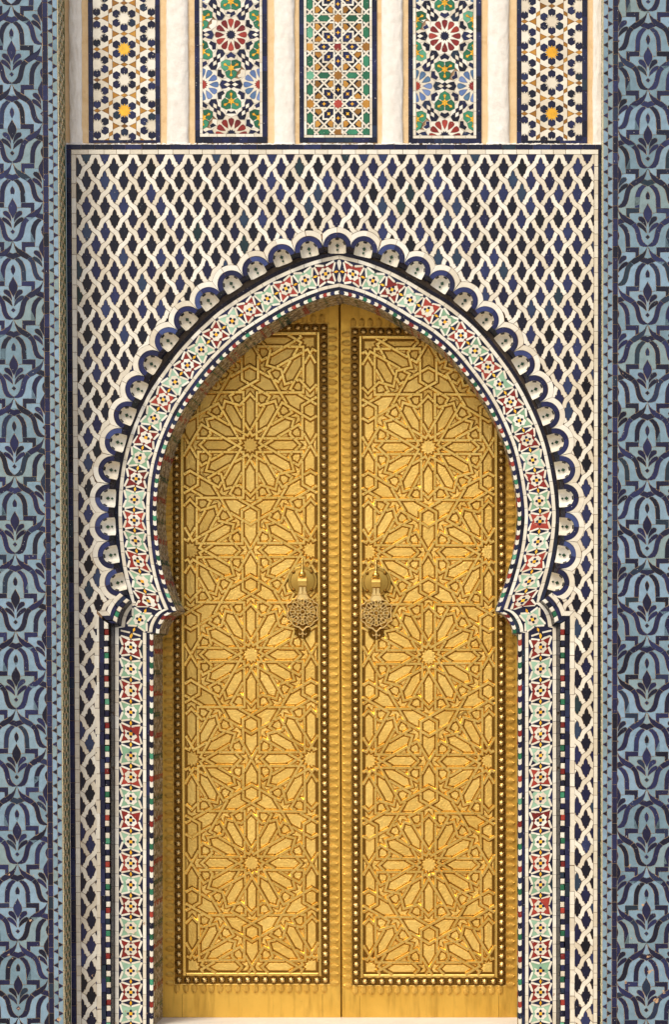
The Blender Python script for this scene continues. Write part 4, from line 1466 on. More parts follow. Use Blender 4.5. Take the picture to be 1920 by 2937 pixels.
def rosette_panel(xl, w0, f0, f1, w1, xr, yf, yw, yb, yc, label):
    p = thing('mosaic_panel', label, 'mosaic panel', V((xl + xr) / 2, yb, PANEL), 'rosette mosaic panels either side of the middle panel')
    PLOC[p] = Vector(p.location)
    slab('bed', [rect(xl, TOPY, xr, yb)], PANEL - 2.6, M['grout'], p)
    mos = Mosaic(p, d0=PANEL - 2.4, h=2.4, gap=0.4)
    row(mos, 'navy_border_tile', xl, TOPY, w0, yw, 40, 'navy')
    row(mos, 'navy_border_tile', w1, TOPY, xr, yw, 40, 'navy')
    row(mos, 'navy_border_tile', xl, yw, xr, yb, 25, 'navy', jit=0.1)
    row(mos, 'white_border_tile', w0, TOPY, f0, yf, 32, 'white')
    row(mos, 'white_border_tile', f1, TOPY, w1, yf, 32, 'white')
    row(mos, 'white_border_tile', w0, yf, w1, yw, 27, 'white')
    cx = (f0 + f1) / 2; a = f1 - f0 - 1; h = a * math.sqrt(3) / 2
    k = a / 161.0
    figs = []
    def rot(pts, t, c): return [(c[0] + k * (x * math.cos(t) - y * math.sin(t)), c[1] + k * (x * math.sin(t) + y * math.cos(t))) for x, y in pts]
    cents = []
    for j in range(-4, 5):
        for i in range(-1, 2):
            x = cx + i * a + (a / 2 if j % 2 else 0); y = yc + j * h
            if x < f0 - a * 0.6 or x > f1 + a * 0.6 or y < TOPY - 90 or y > yf + 90: continue
            cents.append((x, y, j % 2))
    tri = []
    for (x, y, od) in cents:
        for sg in (1, -1):
            tri.append((x, y + sg * a / math.sqrt(3), sg)); 
    # lozenge lattice on the lines between neighbouring rosettes
    for (x, y, od) in cents:
        for t in (0, 60, 120, 180, 240, 300):
            c = (x + a / 2 * math.cos(R(t)), y + a / 2 * math.sin(R(t)))
            tt = R(t)
            figs.append((rot([(0, 17), (-17, 8.5), (-17, -8.5), (0, -17), (17, -8.5), (17, 8.5)] if False else [(-33, 0), (-26, 12.5), (-15, 10.5), (0, 2.2), (15, 10.5), (26, 12.5), (33, 0), (26, -12.5), (15, -10.5), (0, -2.2), (-15, -10.5), (-26, -12.5)], tt, c), 'navy_chevron', 'navy'))
            for sx in (1, -1):
                figs.append((rot([(sx * 1.5, 0), (sx * 11, 5.8), (sx * 21, 0), (sx * 11, -5.8)], tt, c), 'ivory_lozenge', 'white'))
                figs.append((rot([(0, sx * 1.5), (7.5, sx * 6.4), (0, sx * 11), (-7.5, sx * 6.4)], tt, c), 'navy_lozenge', 'navy'))
    # green triple leaves at the three-fold points
    for (x, y, sg) in tri:
        c = (x, y)
        for m in range(3):
            t = R(90 * (1 if sg > 0 else -1) + 120 * m)
            figs.append((rot([(2.5, 0), (11, -17.5), (24.5, -13.5), (33, 0), (24.5, 13.5), (11, 17.5)], t, c), 'green_leaf', 'green'))
            figs.append((rot([(24.5, 0), (20.5, 4.6), (16.5, 2.2), (12, 1.6), (12, -1.6), (16.5, -2.2), (20.5, -4.6)], t, c), 'yellow_drop', 'yellow'))
        figs.append(([(x + k * (12.5 if m % 2 == 0 else 6.5) * math.cos(R(30 * m + 30)), y + k * (12.5 if m % 2 == 0 else 6.5) * math.sin(R(30 * m + 30))) for m in range(12)], 'yellow_star', 'yellow'))
    for (x, y, od) in cents:
        c = (x, y)
        for m in range(12):
            t = R(30 * m)
            if m % 2: figs.append((rot([(48.4, 0), (57.8, 14), (66.5, 9.6), (62, 0), (66.5, -9.6), (57.8, -14)], t, c), 'navy_chevron', 'navy'))
        # white star collar, petals, heart
        figs.append(([(x + k * (55.5 if m % 2 == 0 else 47.5) * math.cos(R(15 * m + 15)), y + k * (55.5 if m % 2 == 0 else 47.5) * math.sin(R(15 * m + 15))) for m in range(24)], 'ivory_tile', 'white'))
        for m in range(12):
            t = R(30 * m)
            figs.append((rot([(18.5, 0), (29, 5.6), (37, 8.0), (43, 7.2), (45.8, 0), (43, -7.2), (37, -8.0), (29, -5.6)], t, c), 'petal', 'skyblue' if od else 'red'))
        figs.append(([(x + k * (14.0 if m % 2 == 0 else 10.0) * math.cos(R(15 * m + 15)), y + k * (14.0 if m % 2 == 0 else 10.0) * math.sin(R(15 * m + 15))) for m in range(24)], 'heart_star', 'red' if od else 'navy'))
    cuts = []
    for (x, y, od) in cents:
        for m in range(12):
            t = R(30 * m + 15)
            cuts.append([(x + k * r * math.cos(t), y + k * r * math.sin(t)) for r in (50, 78)])
    for (x, y, sg) in tri:
        for m in range(3):
            t = R(90 * sg + 60 + 120 * m)
            cuts.append([(x + k * r * math.cos(t), y + k * r * math.sin(t)) for r in (4, 44)])
            t = R(90 * sg + 120 * m)
            cuts.append([(x + k * r * math.cos(t), y + k * r * math.sin(t)) for r in (31, 47)])
    figures(mos, [rect(f0, TOPY, f1, yf)], figs, 'ivory_tile', 'white', cuts)
    mos.finish()

def lattice_panel(xl, w0, f0, f1, w1, xr, yf, yw, yb, ys):
    p = thing('mosaic_panel', 'middle mosaic panel of white straps with eight-pointed stars, green and ochre tiles', 'mosaic panel', V((xl + xr) / 2, yb, PANEL))
    PLOC[p] = Vector(p.location)
    slab('bed', [rect(xl, TOPY, xr, yb)], PANEL - 2.6, M['black'], p)
    mos = Mosaic(p, d0=PANEL - 2.4, h=2.4, gap=0.4)
    row(mos, 'navy_border_tile', xl, TOPY, w0, yw, 40, 'navy')
    row(mos, 'navy_border_tile', w1, TOPY, xr, yw, 40, 'navy')
    row(mos, 'navy_border_tile', xl, yw, xr, yb, 24, 'navy', jit=0.1)
    row(mos, 'white_border_tile', w0, TOPY, f0, yf, 36, 'white')
    row(mos, 'white_border_tile', f1, TOPY, w1, yf, 36, 'white')
    row(mos, 'white_border_tile', w0, yf, w1, yw, 27, 'white')
    g = (f1 - f0 - 18.6) / 2; cx = (f0 + f1) / 2; W = 5.2
    paths = []
    o = 11.3; dq = 18.2
    ylist = [ys + j * g for j in range(-8, 5)]
    for i in (-1, 0, 1):
        for sg in (1, -1): paths.append([(cx + i * g + sg * o, TOPY - 40), (cx + i * g + sg * o, yf + 40)])
    for y in ylist:
        for sg in (1, -1): paths.append([(f0 - 30, y + sg * o), (f1 + 30, y + sg * o)])
    for n in range(-14, 14):
        for sg in (1, -1):
            c = n * g + sg * dq
            for dy in (1, -1):
                run = []
                for t in range(-150, 151):
                    q = (cx + t, ys + c + dy * t)
                    yy = (q[1] - ys + g) % (2 * g) - g
                    if n % 2 and abs(t) < 42.8 and abs(yy) < 42.8:
                        if len(run) > 1: paths.append([run[0], run[-1]])
                        run = []
                    else: run.append(q)
                if len(run) > 1: paths.append([run[0], run[-1]])
    for j, y in enumerate(ylist):
        if (j - 8) % 2: continue
        for sx in (1, -1):
            for sy in (1, -1):
                x_ = cx + sx * 42.8; y_ = y + sy * 42.8
                paths.append([(x_, y + sy * o), (x_, y_), (cx + sx * o, y_)])
    pcs = strap_pieces(paths, W, 0.15)
    for pts in pcs:
        for q in clip_line(pts, f0 + 1, TOPY, f1 - 1, yf - 1):
            if cum(q)[-1] < 2: continue
            l, r = ribbon(q, W)
            mos.add('white_strap', l + r[::-1], 'white', gap=0.2, h=2.8)
    # coloured tiles
    def put(name, pts, mat, gap=0.5, h=2.2):
        if all(f0 - 14 < x < f1 + 14 for x, y in pts) and min(y for x, y in pts) < yf:
            q = [(max(f0 + 0.6, min(f1 - 0.6, x)), min(y, yf - 0.6)) for x, y in pts]
            mos.add(name, q, mat, gap=gap, h=h)
    for j, y in enumerate(ylist):
        ev = (j - 8) % 2 == 0
        for i in (-1, 0, 1):
            x = cx + i * g
            col = ('red' if ev else 'ochre') if i == 0 else ('ochre' if ev else 'green')
            put('eight_point_star', [(x + (13.6 if m % 2 == 0 else 10.6) * math.cos(R(22.5 * m)), y + (13.6 if m % 2 == 0 else 10.6) * math.sin(R(22.5 * m))) for m in range(16)], col, 0.1, 3.2)
            hx = [(0, 17.6), (8.4, 9.6), (8.4, -9.6), (0, -17.6), (-8.4, -9.6), (-8.4, 9.6)]
            # upright hexagon to the next star below
            vy = y + g / 2
            put('hexagon_tile', [(x + a, vy + b) for a, b in hx], 'navy' if i == 0 else 'green')
            st4 = [((6.6 if m % 2 == 0 else 2.6) * math.cos(R(45 * m)), (6.6 if m % 2 == 0 else 2.6) * math.sin(R(45 * m))) for m in range(8)]
            if i == 0: put('yellow_sparkle', [(x + a, vy + b) for a, b in st4], 'yellow', 0.05, 3.0)
            if i < 1:
                vx = x + g / 2
                put('hexagon_tile', [(vx + b, y + a) for a, b in hx], 'navy' if ev else 'green')
                if ev: put('yellow_sparkle', [(vx + a, y + b) for a, b in st4], 'yellow', 0.05, 3.0)
        if ev:
            for sx in (1, -1):
                for sy in (1, -1):
                    O = lambda pts: [(cx + sx * a, y + sy * b) for a, b in pts]
                    put('hexagon_tile', O([(14.6, 15.6), (14.6, 28), (26.5, 39.6), (39.6, 39.6), (39.6, 27), (28, 14.6)]), 'navy')
                    put('yellow_sparkle', [(cx + sx * 27 + a * 0.72 - b * 0.72, y + sy * 28 + a * 0.72 + b * 0.72) for a, b in st4], 'yellow', 0.05, 3.0)
                    put('ochre_tile', O([(47, 14.6), (65.5, 14.6), (66, 22), (56.5, 31.5), (47, 25)]), 'ochre')
                    put('ochre_tile', O([(14.6, 47), (14.6, 65.5), (22, 66), (31.5, 56.5), (25, 47)]), 'ochre')
                    put('ochre_tile', O([(66, 47), (65.5, 65.5), (58, 66), (48.5, 57), (56, 47)]), 'ochre')
    mos.finish()

def build_panels():
    d = PANEL
    X = lambda v: UX(v, d, 200); Y = lambda v: UY(v, d)
    stars_panel(X(253), X(459), X(267), X(446), Y(411), 'mosaic panel of navy rosettes around white and yellow stars with ochre darts', 1, Y(230.2) - 43.4 * 2 * 0 )
    stars_panel(X(1483), X(1685.5), X(1496.5), X(1671), Y(412), 'mosaic panel of navy rosettes around white and yellow stars with ochre darts', 1, Y(239.0) )
    lab = 'mosaic panel of red twelve-petal flowers between half blue flowers and green leaves'
    rosette_panel(X(558.6), X(572.6), X(581), X(745), X(752.7), X(767), Y(384.5), Y(393.5), Y(411), Y(100.8), lab)
    rosette_panel(X(1171.8), X(1185), X(1194), X(1358.8), X(1367.2), X(1381.7), Y(389.5), Y(398), Y(412.5), Y(104.5), lab)
    lattice_panel(X(858.8), X(872), X(880), X(1060.6), X(1068.3), X(1082), Y(388), Y(395.5), Y(410), Y(135.5))
build_panels()

def column(x0, x1, yb, label, group, seed):
    """whitewashed half-round shaft of rough plaster"""
    d = PANEL
    X0, X1 = UX(x0, d + 8, 200), UX(x1, d + 8, 200)
    Yb = FY[0] - 0.6
    loc = V((X0 + X1) / 2, Yb, d)
    w = (X1 - X0) / 2; cx = (X0 + X1) / 2
    nu, nv = 18, 90
    vs, fs = [], []
    for j in range(nv + 1):
        y = TOPY + (Yb - TOPY) * j / nv
        foot = max(0.0, 1 - (Yb - y) / 16.0)
        for i in range(nu + 1):
            a = math.pi * i / nu
            nz = noise.noise(Vector((i * 0.55 + seed * 9.1, y * 0.045, seed))) * 1.5 + noise.noise(Vector((i * 0.2 + seed, y * 0.012, 3.3))) * 1.6
            r = w + nz + foot * 2.0 * (0.5 + noise.noise(Vector((i * 0.9, seed, 1.7))))
            x = cx - math.cos(a) * r
            dd = d - 4.0 + (math.sin(a) ** 0.7) * (w * 0.52 + nz * 1.4)
            yy = y + (foot * 3.5 * noise.noise(Vector((i * 0.8, seed * 3, 0.4))) if j == nv else 0)
            vs.append(V(x, yy, dd) - loc)
    for j in range(nv):
        for i in range(nu):
            a = j * (nu + 1) + i
            fs.append((a, a + nu + 1, a + nu + 2, a + 1))
    fs.append(tuple(nv * (nu + 1) + i for i in range(nu + 1)))
    o = link('plaster_column', mesh_of('plaster_column', vs, fs, M['plaster'], smooth=True), None, loc)
    tag(o, label, 'column', group)

column(196.6, 234, 411, 'whitewashed half column squeezed between a blue pilaster and a star panel', 'half columns next to the pilasters', 1)
column(477, 540, 411, 'whitewashed half column between a star panel and a red flower panel', 'half columns between star and flower panels', 2)
column(786, 845, 410, 'whitewashed half column between the middle panel and a red flower panel', 'half columns beside the middle panel', 3)
column(1094.7, 1156, 410, 'whitewashed half column between the middle panel and a red flower panel', 'half columns beside the middle panel', 4)
column(1399.6, 1461.5, 412, 'whitewashed half column between a star panel and a red flower panel', 'half columns between star and flower panels', 5)
column(1702, 1737, 411, 'whitewashed half column squeezed between a blue pilaster and a star panel', 'half columns next to the pilasters', 6)

# =================================================================== DOORS
A_LAT = None
def star_lattice(cx, cy0, a, n0, n1, x0, x1, y0, y1):
    """strap centre lines of the twelve-fold star pattern (polylines chained through the contact points)"""
    h = a * math.sqrt(3) / 2; r0 = a / 2; k = r0 / 172.6
    raw = []
    pet, cor, tipr, vy = 19.2, 150.0, 19.2, 113.5
    for j in range(n0, n1 + 1):
        for i in range(-2, 3):
            x = cx + i * a + (a / 2 if j % 2 else 0); y = cy0 + j * h
            if x < x0 - a * 0.62 or x > x1 + a * 0.62 or y < y0 - a * 0.62 or y > y1 + a * 0.62: continue
            def T(p, t): return (x + k * (p[0] * math.cos(t) - p[1] * math.sin(t)), y + k * (p[0] * math.sin(t) + p[1] * math.cos(t)))
            s60 = (172.6 * math.cos(R(60)), 172.6 * math.sin(R(60))); s30 = (172.6 * math.cos(R(30)), 172.6 * math.sin(R(30)))
            for m in range(12):
                raw.append([T(p, R(30 * m)) for p in (s60, (pet, s60[1]), (tipr, tipr), (s30[0], pet), s30)])
            raw.append([T((rr * math.cos(R(15 * m)), rr * math.sin(R(15 * m))), 0) for m in range(25) for rr in ((145.0 if m % 2 == 0 else 117.5),)])
            # hexagon links in the two triangles above and below
            for sg in (1, -1):
                c = (x, y + sg * a / math.sqrt(3)); rr = 26.65 * k
                hexv = [(c[0] + rr * math.sin(R(60 * q)) , c[1] - sg * rr * math.cos(R(60 * q))) for q in range(6)]
                for q in (0, 2, 4): raw.append([hexv[q], hexv[q + 1], hexv[(q + 2) % 6]])
    # chain straight through shared end points
    ends = {}
    key = lambda p: (round(p[0] / 2.0), round(p[1] / 2.0))
    def near(p):
        kx, ky = key(p); res = []
        for u in (-1, 0, 1):
            for v in (-1, 0, 1): res += ends.get((kx + u, ky + v), [])
        return res
    for n, p in enumerate(raw):
        if math.hypot(p[0][0] - p[-1][0], p[0][1] - p[-1][1]) < 0.5: continue
        ends.setdefault(key(p[0]), []).append((n, 0)); ends.setdefault(key(p[-1]), []).append((n, 1))
    mate = {}
    def dirn(n, e):
        p = raw[n]
        a_, b_ = (p[1], p[0]) if e == 0 else (p[-2], p[-1])
        L = math.hypot(b_[0] - a_[0], b_[1] - a_[1]); return ((b_[0] - a_[0]) / L, (b_[1] - a_[1]) / L)
    for lst in list(ends.values()):
        for (n, e) in lst:
            if (n, e) in mate: continue
            P = raw[n][0 if e == 0 else -1]; d = dirn(n, e); best = None
            for (m, f) in near(P):
                if m == n or (m, f) in mate: continue
                Q = raw[m][0 if f == 0 else -1]
                if math.hypot(P[0] - Q[0], P[1] - Q[1]) > 1.5: continue
                g = dirn(m, f); dot = d[0] * g[0] + d[1] * g[1]
                if dot < -0.95 and (best is None or dot < best[0]): best = (dot, m, f)
            if best: mate[(n, e)] = (best[1], best[2]); mate[(best[1], best[2])] = (n, e)
    used = set(); paths = []
    def walk(n, e):
        """follow from end e of strand n outward"""
        pts = []
        cur = (n, e)
        while True:
            m = mate.get(cur)
            if not m or m[0] in used: break
            used.add(m[0])
            p = raw[m[0]] if m[1] == 0 else raw[m[0]][::-1]
            pts += p
            cur = (m[0], 1 - m[1])
        return pts
    for n, p in enumerate(raw):
        if n in used: continue
        used.add(n)
        f = walk(n, 1); b = walk(n, 0)
        full = b[::-1] + p + f
        q = []
        for v in full:
            if q and math.hypot(v[0] - q[-1][0], v[1] - q[-1][1]) < 1.6: continue
            q.append(v)
        o = [q[0]]
        for i in range(1, len(q) - 1):
            a_, b_, c_ = o[-1], q[i], q[i + 1]
            L = math.hypot(c_[0] - a_[0], c_[1] - a_[1]) or 1
            if abs((c_[0] - a_[0]) * (b_[1] - a_[1]) - (c_[1] - a_[1]) * (b_[0] - a_[0])) / L > 0.8: o.append(b_)
        o.append(q[-1])
        paths.append(o)
    return paths

def stud_mesh():
    """domed nail with an eight-rayed star on it"""
    vs, fs, mi = [], [], []
    n = 16
    for r, h in ((10.2, 0), (9.6, 3.6), (7.6, 6.4), (4.4, 8.2), (1.2, 8.8)):
        for i in range(n):
            a = 2 * math.pi * i / n
            vs.append((r * S * math.cos(a), -h * S, r * S * math.sin(a)))
    for k in range(4):
        for i in range(n):
            a, b = k * n + i, k * n + (i + 1) % n
            fs.append((a, a + n, b + n, b)); mi.append(0)
    fs.append(tuple(4 * n + i for i in range(n))[::-1]); mi.append(0)
    b = len(vs)
    vs.append((0, -11.0 * S, 0))
    for i in range(16):
        a = 2 * math.pi * i / 16
        r, h = (9.5, 5.8) if i % 2 == 0 else (3.5, 8.8)
        vs.append((r * S * math.cos(a), -h * S, r * S * math.sin(a)))
    for i in range(16): fs.append((b, b + 1 + i, b + 1 + (i + 1) % 16)); mi.append(1)
    return mesh_of('stud', vs, fs, [M['brass_dark'], M['brass_pale']], mi)

def leaf_mesh():
    """serrated brass leaf pointing along +x, rooted at x=0"""
    L = 25.0
    edge = [(0, 4.2), (3.5, 8.0), (4.5, 6.2), (8.0, 9.4), (9.2, 7.2), (12.8, 9.4), (13.8, 7.0), (17.2, 8.2), (18.2, 5.8), (21.5, 6.2), (21.8, 3.8), (24.6, 3.2), (L, 0)]
    rid = [(0, 0), (6, 0), (12, 0), (18, 0), (L - 2, 0)]
    vs, fs = [], []
    for x, y in rid: vs.append((x * S, -7.0 * S, 0))
    for sg in (1, -1):
        b = len(vs)
        for x, y in edge: vs.append((x * S, -(4.4 + 0.2 * abs(y)) * S, sg * y * S))
        for x, y in edge: vs.append((x * S, 0, sg * y * S))
        n = len(edge)
        for i in range(n - 1):
            r = min(4, int(edge[i][0] / 5.6)); r2 = min(4, int(edge[i + 1][0] / 5.6))
            f = [(r, b + i, b + i + 1)]
            if r2 != r: f.append((r, b + i + 1, r2))
            f.append((b + i, b + n + i, b + n + i + 1, b + i + 1))
            fs += f if sg > 0 else [t[::-1] for t in f]
    return mesh_of('leaf_ornament', vs, fs, M['brass_leaf'])

def box_mesh(name, x0, y0, x1, y1, d0, d1, mat, o, bev=0.0):
    q = rect(x0, y0, x1, y1)
    if area(q) < 0: q = q[::-1]
    c = ((x0 + x1) / 2, (y0 + y1) / 2)
    vs, fs = loft([q, inset(q, 0.001), inset(q, bev)], [0, (d1 - d0) - bev * 0.7, d1 - d0], c) if bev else loft([q, q], [0, d1 - d0], c)
    return mesh_of(name, vs, fs, mat), V(c[0], c[1], d0)

STUD = stud_mesh(); LEAF = leaf_mesh()

def disc(name, r, prof, mat, n=32, smooth_=True):
    """lathe round the axis towards the viewer; prof = [(radius, height)]"""
    vs, fs = [], []
    for rr, hh in prof:
        for i in range(n):
            a = 2 * math.pi * i / n
            vs.append((rr * S * math.cos(a), -hh * S, rr * S * math.sin(a)))
    for k in range(len(prof) - 1):
        for i in range(n):
            j = (i + 1) % n
            fs.append((k * n + i, (k + 1) * n + i, (k + 1) * n + j, k * n + j))
    fs.append(tuple((len(prof) - 1) * n + i for i in range(n))[::-1])
    return mesh_of(name, vs, fs, mat, smooth=False)

def lathe_z(prof, mat, name, n=14):
    """turned piece standing upright; prof = [(z up, radius)]"""
    vs, fs = [], []
    for z, r in prof:
        for i in range(n):
            a = 2 * math.pi * i / n
            vs.append((r * S * math.cos(a), r * S * math.sin(a), z * S))
    for k in range(len(prof) - 1):
        for i in range(n):
            j = (i + 1) % n
            fs.append((k * n + i, k * n + j, (k + 1) * n + j, (k + 1) * n + i))
    fs.append(tuple(range(n))[::-1]); fs.append(tuple((len(prof) - 1) * n + i for i in range(n)))
    return mesh_of(name, vs, fs, mat, smooth=True)

def pendant_mesh():
    """openwork plate of the knocker, built from rounded bars; origin at its centre"""
    vs, fs = [], []
    def bar(pts, w, h0, h1, closed=False):
        P = list(pts)
        if closed: P = P + [P[0]]
        h0 -= 7.0
        prof = [(-w / 2, h0), (-w / 2, h1 - 2.0), (-w * 0.22, h1), (w * 0.22, h1), (w / 2, h1 - 2.0), (w / 2, h0)]
        b = len(vs); n = len(P)
        for i in range(n):
            if closed: a_, c_ = P[i - 1 if i else n - 2], P[(i + 1) if i < n - 1 else 1]
            else: a_, c_ = P[max(0, i - 1)], P[min(n - 1, i + 1)]
            tx, ty = c_[0] - a_[0], c_[1] - a_[1]; L = math.hypot(tx, ty) or 1
            for o_, hh in prof: vs.append(((P[i][0] - ty / L * o_) * S, -hh * S, -(P[i][1] + tx / L * o_) * S))
        m = len(prof)
        for i in range(n - 1):
            for q in range(m - 1): fs.append((b + i * m + q, b + i * m + q + 1, b + (i + 1) * m + q + 1, b + (i + 1) * m + q))
    def almond(r0, r1, w, t):
        c = []
        for k in range(13):
            a = 2 * math.pi * k / 12
            rr = (r0 + r1) / 2 + (r1 - r0) / 2 * math.cos(a); ww = w * math.sin(a)
            c.append((rr * math.cos(t) - ww * math.sin(t), rr * math.sin(t) + ww * math.cos(t)))
        return c[:-1]
    for m in range(8):
        t = R(45 * m)
        bar(almond(6.5, 21, 4.6, t), 3.4, 0, 5, True)
        bar(almond(22, 38, 4.8, t), 3.4, 0, 5, True)
        t2 = R(45 * m + 22.5)
        bar([(r * math.cos(t2), r * math.sin(t2)) for r in (25.5, 34, 43)], 3.4, 0.2, 4.8)
    c8 = lambda r0, r1: [((r0 if m % 2 == 0 else r1) * math.cos(R(22.5 * m)), (r0 if m % 2 == 0 else r1) * math.sin(R(22.5 * m))) for m in range(16)]
    bar(c8(21.5, 26.5), 3.2, 0, 4.8, True)
    bar(c8(38.5, 34.0), 3.2, 0.1, 4.7, True)
    bar([(7 * math.cos(R(22.5 * m)), 7 * math.sin(R(22.5 * m))) for m in range(16)], 2.4, 0, 4, True)
    right = [(10, -60), (12, -50), (20, -39), (30, -36), (34, -29), (46, -22), (43.5, -12), (43.5, 12), (46, 21), (34, 28), (29, 36), (21, 42), (11, 45), (0, 56)]
    full = right + [(-x, y) for x, y in right[-2::-1]]
    bar(full, 4.4, 0, 5.4)
    bar([(-21, 42), (-10, 43), (0, 54), (10, 43), (21, 42)], 3.0, 0, 4.4)
    bar([(0, 50), (0, 64), (0, 75)], 4.2, 0, 4.6)
    for sg in (1, -1): bar([(0, 60), (sg * 4, 65), (sg * 9, 67), (sg * 11, 64), (sg * 9, 62)], 3.4, 0, 4.4)
    # solid neck
    nk = [(-10, -60), (10, -60), (12, -50), (19, -39), (10, -36), (0, -38), (-10, -36), (-19, -39), (-12, -50)]
    b = len(vs)
    for x, y in nk: vs.append((x * S, -3.4 * S, -y * S))
    fs.append(tuple(range(b, b + len(nk)))[::-1])
    me = mesh_of('pendant', vs, fs, M['brass_pale'])
    fl = [p.index for p in me.polygons if p.normal.y > 0.05]
    for i in fl: me.polygons[i].flip()
    me.update()
    return me
PENDANT = pendant_mesh()
RIVET = disc('rivet', 5, [(5.2, 0), (4.8, 2.6), (3.2, 4.8), (1.2, 5.6)], M['brass_dark'], 12)
PLATE = disc('door_knocker', 43, [(43.5, 0), (43.5, 2.0), (41.5, 3.4), (37, 3.6), (35, 5.6), (22, 7.4), (10, 8.2), (4, 8.4)], M['brass_plate'], 40)
STRIKE = disc('strike_plate', 23, [(23.5, 0), (23.0, 3.0), (15, 5.5), (13.5, 4.0), (5, 4.6)], M['brass_dark'], 28)
FINIAL = lathe_z([(0, 9.5), (5, 11), (10, 9), (14, 4.6), (18, 3.4), (30, 4.6), (33, 3.0), (36, 5.0), (39, 2.6), (46, 3.4), (52, 1.2)], M['brass_strap'], 'finial')

# ---- pattern shared by the two leaves, in leaf coordinates (centre of the panel, y from the middle rosette)
PW = UX(911, DOOR) - UX(528.5, DOOR)          # clear width of the panel
rowA, rowB = UY(1277, DOOR), UY(2474.5, DOOR)
HROW = (rowB - rowA) / 4
ALAT = HROW * 2 / math.sqrt(3)

